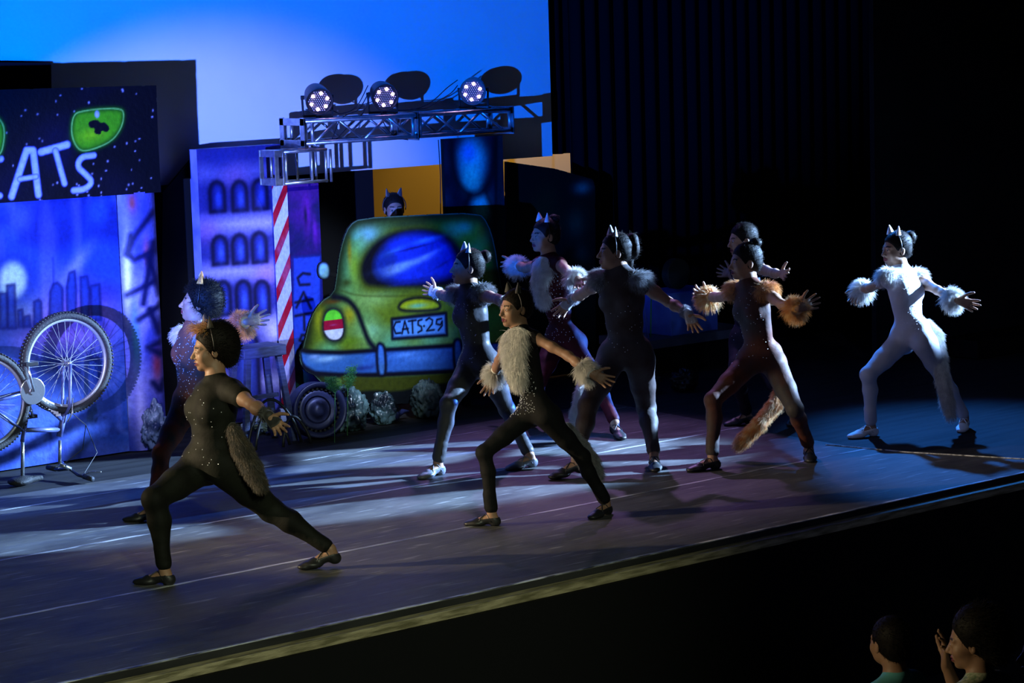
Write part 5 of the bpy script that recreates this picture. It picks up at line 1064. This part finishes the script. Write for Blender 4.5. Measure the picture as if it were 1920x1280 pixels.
# ------------------------------------------------------------------ dancers
FIG = {
'D1': {'root': [6.521, 10.860, 0.000], 'S': 1.56, 'fat': 1.2, 'pelvis': [0.000, 0.000, 0.607], 'hipA': [-0.012, 0.077, 0.584], 'hipB': [0.029, -0.088, 0.590], 'knA': [-0.363, -0.011, 0.465], 'knB': [0.292, -0.125, 0.322], 'neck': [0.060, 0.003, 1.039], 'head': [0.059, 0.035, 1.220], 'shA': [0.071, 0.138, 0.974], 'shB': [0.072, -0.148, 1.009], 'elA': [0.120, 0.309, 0.786], 'elB': [0.022, -0.399, 0.972], 'wrA': [0.050, 0.132, 0.666], 'wrB': [-0.012, -0.620, 0.938], 'tipA': [0.006, -0.006, 0.601], 'tipB': [0.007, -0.750, 0.849], 'anA': [-0.346, -0.049, 0.082], 'heelA': [-0.316, -0.087, 0.000], 'toeA': [-0.455, 0.092, 0.000], 'anB': [0.510, -0.368, 0.105], 'heelB': [0.552, -0.389, 0.030], 'toeB': [0.365, -0.297, 0.000], 'face': [-0.932, 0.355, -0.073]},
'D2': {'root': [7.464, 12.635, 0.000], 'S': 1.6, 'fat': 0.95, 'pelvis': [0.000, 0.000, 0.616], 'hipA': [-0.005, 0.079, 0.581], 'hipB': [0.008, -0.075, 0.596], 'knA': [-0.294, -0.117, 0.366], 'knB': [0.246, 0.050, 0.270], 'neck': [-0.009, -0.086, 1.103], 'head': [0.033, -0.096, 1.266], 'shA': [0.001, 0.046, 1.034], 'shB': [-0.014, -0.244, 1.083], 'elA': [0.139, 0.252, 0.950], 'elB': [-0.024, -0.496, 1.167], 'wrA': [0.307, 0.392, 0.885], 'wrB': [-0.018, -0.726, 1.204], 'tipA': [0.406, 0.507, 0.836], 'tipB': [0.142, -0.713, 1.213], 'anA': [-0.493, -0.316, 0.084], 'heelA': [-0.459, -0.352, 0.000], 'toeA': [-0.617, -0.183, 0.000], 'anB': [0.557, 0.243, 0.100], 'heelB': [0.607, 0.244, 0.020], 'toeB': [0.379, 0.242, 0.000], 'face': [-0.830, 0.536, 0.152]},
'D3': {'root': [9.441, 12.229, 0.000], 'S': 1.6, 'fat': 0.95, 'pelvis': [0.000, 0.000, 0.700], 'hipA': [-0.008, 0.084, 0.671], 'hipB': [0.006, -0.089, 0.678], 'knA': [-0.311, -0.062, 0.468], 'knB': [0.221, -0.002, 0.363], 'neck': [0.005, 0.086, 1.175], 'head': [0.011, 0.108, 1.330], 'shA': [0.010, 0.228, 1.129], 'shB': [0.005, -0.064, 1.157], 'elA': [0.100, 0.474, 1.100], 'elB': [-0.083, -0.312, 1.158], 'wrA': [0.180, 0.689, 1.106], 'wrB': [-0.166, -0.526, 1.154], 'tipA': [0.202, 0.847, 1.120], 'tipB': [-0.210, -0.679, 1.155], 'anA': [-0.389, -0.027, 0.084], 'heelA': [-0.340, -0.019, 0.000], 'toeA': [-0.569, -0.059, 0.000], 'anB': [0.197, -0.263, 0.084], 'heelB': [0.246, -0.269, 0.000], 'toeB': [0.016, -0.241, 0.000], 'face': [-0.911, 0.405, 0.080]},
'D4': {'root': [10.845, 13.035, 0.000], 'S': 1.62, 'fat': 0.95, 'pelvis': [0.000, 0.000, 0.639], 'hipA': [-0.006, 0.092, 0.596], 'hipB': [0.015, -0.077, 0.604], 'knA': [-0.288, -0.069, 0.380], 'knB': [0.036, -0.339, 0.330], 'neck': [-0.090, 0.018, 1.227], 'head': [-0.107, 0.050, 1.401], 'shA': [-0.094, 0.154, 1.181], 'shB': [-0.118, -0.141, 1.200], 'elA': [-0.013, 0.399, 1.135], 'elB': [-0.232, -0.381, 1.152], 'wrA': [0.060, 0.615, 1.148], 'wrB': [-0.343, -0.588, 1.153], 'tipA': [0.078, 0.767, 1.109], 'tipB': [-0.420, -0.716, 1.083], 'anA': [-0.190, 0.175, 0.085], 'heelA': [-0.140, 0.182, 0.000], 'toeA': [-0.373, 0.151, 0.000], 'anB': [-0.056, -0.617, 0.101], 'heelB': [-0.036, -0.572, 0.020], 'toeB': [-0.133, -0.784, 0.000], 'face': [-0.989, 0.143, 0.027]},
'D5': {'root': [8.617, 10.622, 0.000], 'S': 1.42, 'fat': 0.85, 'pelvis': [0.000, 0.000, 0.649], 'hipA': [-0.014, 0.074, 0.617], 'hipB': [0.007, -0.079, 0.625], 'knA': [-0.297, 0.133, 0.430], 'knB': [0.222, -0.146, 0.367], 'neck': [-0.019, 0.109, 1.112], 'head': [-0.024, 0.141, 1.256], 'shA': [-0.019, 0.229, 1.047], 'shB': [-0.006, -0.027, 1.090], 'elA': [0.051, 0.406, 0.911], 'elB': [0.069, -0.226, 0.995], 'wrA': [0.120, 0.556, 0.791], 'wrB': [0.079, -0.411, 0.908], 'tipA': [0.034, 0.526, 0.676], 'tipB': [0.206, -0.534, 0.821], 'anA': [-0.298, 0.078, 0.075], 'heelA': [-0.268, 0.046, 0.000], 'toeA': [-0.409, 0.197, 0.000], 'anB': [0.364, -0.182, 0.075], 'heelB': [0.406, -0.171, 0.000], 'toeB': [0.207, -0.221, 0.000], 'face': [-0.996, 0.084, -0.005]},
'D6': {'root': [10.122, 11.516, 0.000], 'S': 1.64, 'fat': 1.1, 'pelvis': [0.000, 0.000, 0.752], 'hipA': [-0.064, 0.078, 0.717], 'hipB': [0.051, -0.063, 0.709], 'knA': [-0.342, 0.002, 0.446], 'knB': [0.214, 0.058, 0.356], 'neck': [-0.034, 0.000, 1.282], 'head': [-0.050, 0.040, 1.425], 'shA': [-0.112, 0.125, 1.231], 'shB': [0.013, -0.149, 1.224], 'elA': [-0.044, 0.366, 1.131], 'elB': [0.240, -0.154, 1.080], 'wrA': [0.028, 0.581, 1.066], 'wrB': [0.205, -0.385, 1.026], 'tipA': [-0.095, 0.631, 0.943], 'tipB': [0.173, -0.491, 0.898], 'anA': [-0.512, -0.061, 0.117], 'heelA': [-0.465, -0.078, 0.040], 'toeA': [-0.683, 0.003, 0.000], 'anB': [0.067, -0.173, 0.086], 'heelB': [0.099, -0.133, 0.000], 'toeB': [-0.051, -0.318, 0.000], 'face': [-0.900, 0.435, 0.030]},
'D7': {'root': [10.902, 11.048, 0.000], 'S': 1.62, 'fat': 0.95, 'pelvis': [0.000, 0.000, 0.671], 'hipA': [-0.071, 0.049, 0.646], 'hipB': [0.071, -0.047, 0.625], 'knA': [-0.406, 0.046, 0.437], 'knB': [-0.034, -0.333, 0.374], 'neck': [-0.080, 0.022, 1.166], 'head': [-0.088, 0.050, 1.321], 'shA': [-0.076, 0.159, 1.110], 'shB': [-0.066, -0.136, 1.122], 'elA': [0.013, 0.401, 1.052], 'elB': [-0.179, -0.375, 1.077], 'wrA': [0.078, 0.622, 1.034], 'wrB': [-0.253, -0.596, 1.076], 'tipA': [-0.077, 0.594, 1.095], 'tipB': [-0.094, -0.620, 1.114], 'anA': [-0.501, -0.036, 0.085], 'heelA': [-0.453, -0.049, 0.000], 'toeA': [-0.680, 0.011, 0.000], 'anB': [0.203, -0.224, 0.085], 'heelB': [0.236, -0.186, 0.000], 'toeB': [0.081, -0.363, 0.000], 'face': [-0.934, 0.355, -0.022]},
'D8': {'root': [11.813, 12.133, 0.000], 'S': 1.6, 'fat': 0.95, 'pelvis': [0.000, 0.000, 0.595], 'hipA': [0.015, 0.071, 0.556], 'hipB': [-0.004, -0.080, 0.572], 'knA': [-0.252, -0.165, 0.348], 'knB': [-0.065, -0.352, 0.333], 'neck': [0.052, 0.028, 1.164], 'head': [0.046, 0.062, 1.326], 'shA': [0.082, 0.160, 1.091], 'shB': [0.030, -0.125, 1.133], 'elA': [0.244, 0.351, 1.018], 'elB': [-0.076, -0.365, 1.122], 'wrA': [0.381, 0.533, 1.018], 'wrB': [-0.200, -0.557, 1.142], 'tipA': [0.404, 0.689, 1.030], 'tipB': [-0.257, -0.707, 1.145], 'anA': [-0.041, -0.041, 0.084], 'heelA': [0.006, -0.054, 0.000], 'toeA': [-0.218, 0.006, 0.000], 'anB': [0.241, -0.294, 0.084], 'heelB': [0.288, -0.276, 0.000], 'toeB': [0.071, -0.360, 0.000], 'face': [-0.932, 0.355, -0.073]},
'D9': {'root': [12.207, 10.896, 0.000], 'S': 1.6, 'fat': 0.95, 'pelvis': [0.000, 0.000, 0.703], 'hipA': [-0.006, 0.083, 0.659], 'hipB': [0.007, -0.100, 0.666], 'knA': [-0.325, 0.106, 0.454], 'knB': [0.250, -0.064, 0.381], 'neck': [0.087, 0.171, 1.131], 'head': [0.079, 0.207, 1.283], 'shA': [-0.059, 0.169, 1.088], 'shB': [0.232, 0.143, 1.060], 'elA': [0.035, 0.406, 1.004], 'elB': [0.153, -0.106, 1.009], 'wrA': [0.136, 0.612, 0.965], 'wrB': [0.093, -0.324, 0.963], 'tipA': [0.021, 0.574, 0.860], 'tipB': [0.215, -0.474, 0.896], 'anA': [-0.218, 0.186, 0.084], 'heelA': [-0.171, 0.173, 0.000], 'toeA': [-0.395, 0.233, 0.000], 'anB': [0.443, -0.092, 0.084], 'heelB': [0.484, -0.064, 0.000], 'toeB': [0.290, -0.192, 0.000], 'face': [-0.967, 0.254, -0.023]}}
def rel(spec, pts): r_ = spec['root']; return [(p[0]-r_[0], p[1]-r_[1], p[2]-r_[2]) for p in pts]
GR = 'dancers in cat costumes'
s = FIG['D1']; make_person('dancer', s, s['root'], 'person in olive-black unitard and black gloves lunging nearest the camera at the left', 'person', UNI['olive'], 'big', FURD, SHOEB, None, None, None,
    (FURD, rel(s, [(6.566, 10.691, 0.820), (6.580, 10.636, 0.714), (6.610, 10.596, 0.616), (6.638, 10.557, 0.521)]), .040, .035), 34, None, FURK, GR, sleeve=.45, tophair=FURO)
s = FIG['D2']; make_person('dancer', s, s['root'], 'person with blue-lit face and orange fur cuffs, behind the nearest dancer at the left', 'person', UNI['tabby'], 'afro', FURO, SHOEB, FURO, FURP, None, None, 130, None, None, GR)
s = FIG['D3']; make_person('dancer', s, s['root'], 'person in black unitard in front of the car cut-out, hair in a bun', 'person', UNI['blackwhite'], 'bun', FURG, SHOEG, None, FURG, None, None, 70, None, FURW, GR)
s = FIG['D4']; make_person('dancer', s, s['root'], 'person in wine-red unitard with long white fur bib, behind the rest of the group', 'person', UNI['wine'], 'highbun', FURW, SHOEB, FURW, None, (FURW, .26, .085),
    (FURW, rel(s, [(10.632, 12.529, 0.479), (10.532, 12.457, 0.346), (10.494, 12.465, 0.217), (10.464, 12.469, 0.095)]), .038, .04), 190, None, None, GR)
s = FIG['D5']; make_person('dancer', s, s['root'], 'smaller person in black sequinned unitard with cream fur bib, front and centre', 'person', UNI['black'], 'slick', FURK, SHOEB, FURW, None, (FURW, .27, .105),
    (FURG, rel(s, [(8.869, 10.652, 0.523), (8.914, 10.596, 0.407), (8.950, 10.553, 0.323), (8.976, 10.519, 0.245)]), .042, .04), 320, None, None, GR)
s = FIG['D6']; make_person('dancer', s, s['root'], 'tall person in taupe unitard with grey gloves and curly ponytail, centre right', 'person', UNI['taupe'], 'curlbun', FURG, SHOEB, None, FURG, None, None, 34, None, mat('grey_knit', (.30, .30, .34), .7, bump=.4, bscale=90), GR)
s = FIG['D7']; make_person('dancer', s, s['root'], 'person with orange fur shoulders, orange cuffs and a hanging orange tail', 'person', UNI['rust'], 'highbun', None, SHOEB, FURWO, FURO, None,
    (FURWO, rel(s, [(11.081, 11.041, 0.497), (10.986, 11.015, 0.359), (10.854, 11.025, 0.249), (10.766, 11.078, 0.154), (10.731, 11.099, 0.113)]), .034, .038), 60, None, None, GR)
s = FIG['D8']; make_person('dancer', s, s['root'], 'person in dark plum mostly hidden behind the orange-furred dancer', 'person', UNI['plum'], 'slick', None, SHOEB, None, None, None, None, 60, None, None, GR)
s = FIG['D9']; make_person('dancer', s, s['root'], 'person all in white with white ears, fur cuffs and long white tail, far right', 'person', UNI['white'], 'bun', FURW, SHOEW, FURW, FURW, None,
    (FURW, rel(s, [(12.508, 11.019, 0.752), (12.472, 10.905, 0.674), (12.378, 10.790, 0.544), (12.325, 10.717, 0.392), (12.332, 10.686, 0.245), (12.340, 10.664, 0.157)]), .036, .038), 150, None, None, GR)
# performer behind the car, only the head shows
b = np.array((10.788, 14.950, 1.515)); hz = b[2]
def stand(S, zh, face):
    k = zh; return dict(S=S, fat=.95, root=None, head=[0, 0, k], neck=[.0, .02, k-.17], pelvis=[0, .02, k-.66], shA=[-.15, .02, k-.20], shB=[.15, .02, k-.20], elA=[-.19, .04, k-.47], elB=[.19, .04, k-.47], wrA=[-.20, 0, k-.70], wrB=[.20, 0, k-.70],
        tipA=[-.20, -.02, k-.85], tipB=[.20, -.02, k-.85], hipA=[-.08, .02, k-.68], hipB=[.08, .02, k-.68], knA=[-.09, 0, (k-.68)*.53], knB=[.09, 0, (k-.68)*.53], anA=[-.09, .03, .085], anB=[.09, .03, .085], heelA=[-.09, .07, 0], heelB=[.09, .07, 0], toeA=[-.12, -.15, 0], toeB=[.12, -.15, 0], face=face)
sp_ = stand(1.58, float(hz), [-.45, -.88, -.05]); sp_.pop('root')
make_person('performer', sp_, (float(b[0]), 15.0, 0), 'dark head with two pointed cat ears peeping over the roof of the car cut-out', 'person', UNI['black'], 'slick', FURK, SHOEB)

# ------------------------------------------------------------------ audience in the dark
SEATM = mat('seat_fabric', (.02, .008, .008), .9)
def seated(S, k, face, lean=0, handup=False):
    f = nv(np.array([-.12, 1, 0])); s_ = np.array([f[1], -f[0], 0]); P = lambda a, b_, c: list(f*a+s_*b_+np.array([0, 0, c]))
    # s_ points to the sitter's right; A is the sitter's right
    d = dict(S=S, fat=1.05, head=P(.02, 0, k), neck=P(-.02, 0, k-.17), pelvis=P(0, 0, .52), shA=P(0, .16, k-.22), shB=P(0, -.16, k-.22), elA=P(.06, .20, k-.47), elB=P(.06, -.20, k-.47), wrA=P(.27, .15, k-.55), wrB=P(.27, -.15, k-.55),
        tipA=P(.42, .12, k-.56), tipB=P(.42, -.12, k-.56), hipA=P(.02, .085, .50), hipB=P(.02, -.085, .50), knA=P(.42, .10, .50), knB=P(.42, -.10, .50), anA=P(.44, .10, .085), anB=P(.44, -.10, .085),
        heelA=P(.40, .10, 0), heelB=P(.40, -.10, 0), toeA=P(.62, .11, 0), toeB=P(.62, -.11, 0), face=face)
    if handup: d['elA'] = P(.20, .19, k-.36); d['wrA'] = P(.24, .13, k-.17); d['tipA'] = P(.22, .08, k-.02); d['palmA'] = np.array([-.3, .2, .1])
    return d
SH1 = mat('teal_shirt', (.10, .38, .40), .7); SH2 = mat('patterned_green_lace', (.16, .24, .14), .7, color2=(.5, .5, .35), nscale=60); SH3 = mat('green_shirt', (.08, .22, .10), .7)
for i, (p, fc_, sh, lab, hr, ml, hu) in enumerate((
    ((7.811, 7.097, 0.066), [.2, .98, .0], SH1, 'seated spectator with short dark hair and teal shirt, seen from behind at the bottom right', 'slick', True, False),
    ((7.390, 6.250, 0.313), [-.54, .80, -.15], SH2, 'seated spectator in profile with fringe and raised patterned sleeve, at the bottom right', 'big', False, True),
    ((6.733, 5.333, 0.567), [-.75, .65, 0], SH3, 'spectator cut off by the right edge of the picture', 'slick', True, False))):
    p = np.array(p); k = float(p[2]+1.1); d = seated(1.62, k, fc_, 0, hu); ro = (float(p[0]), float(p[1]), -1.1)
    make_person('spectator', d, ro, lab, 'person', sh, hr, None, SHOEB, male=ml, sleeve=.9 if not hu else .6, straps=False, group='spectators in the dark')
    f = nv(np.array([-.12, 1, 0])); an_ = math.atan2(f[1], f[0])-math.pi/2
    se_ = thing('theatre_seat', 'dark theatre seat under the '+('spectator in teal', 'spectator with the raised sleeve', 'spectator at the right edge')[i], 'seat', ro, an_, 'theatre seats')
    m = MB(); m.box((-.24, -.14, .32), (.24, .30, .395)); m.build('seat_cushion', SEATM, se_, bevel=.02); m = MB(); m.box((-.24, -.26, .30), (.24, -.185, .80)); m.build('backrest', SEATM, se_, bevel=.02)
    m = MB(); m.box((-.22, -.20, .001), (-.18, .2, .32)); m.build('leg', BLACKMETAL, se_); m = MB(); m.box((.18, -.20, .001), (.22, .2, .32)); m.build('leg', BLACKMETAL, se_)
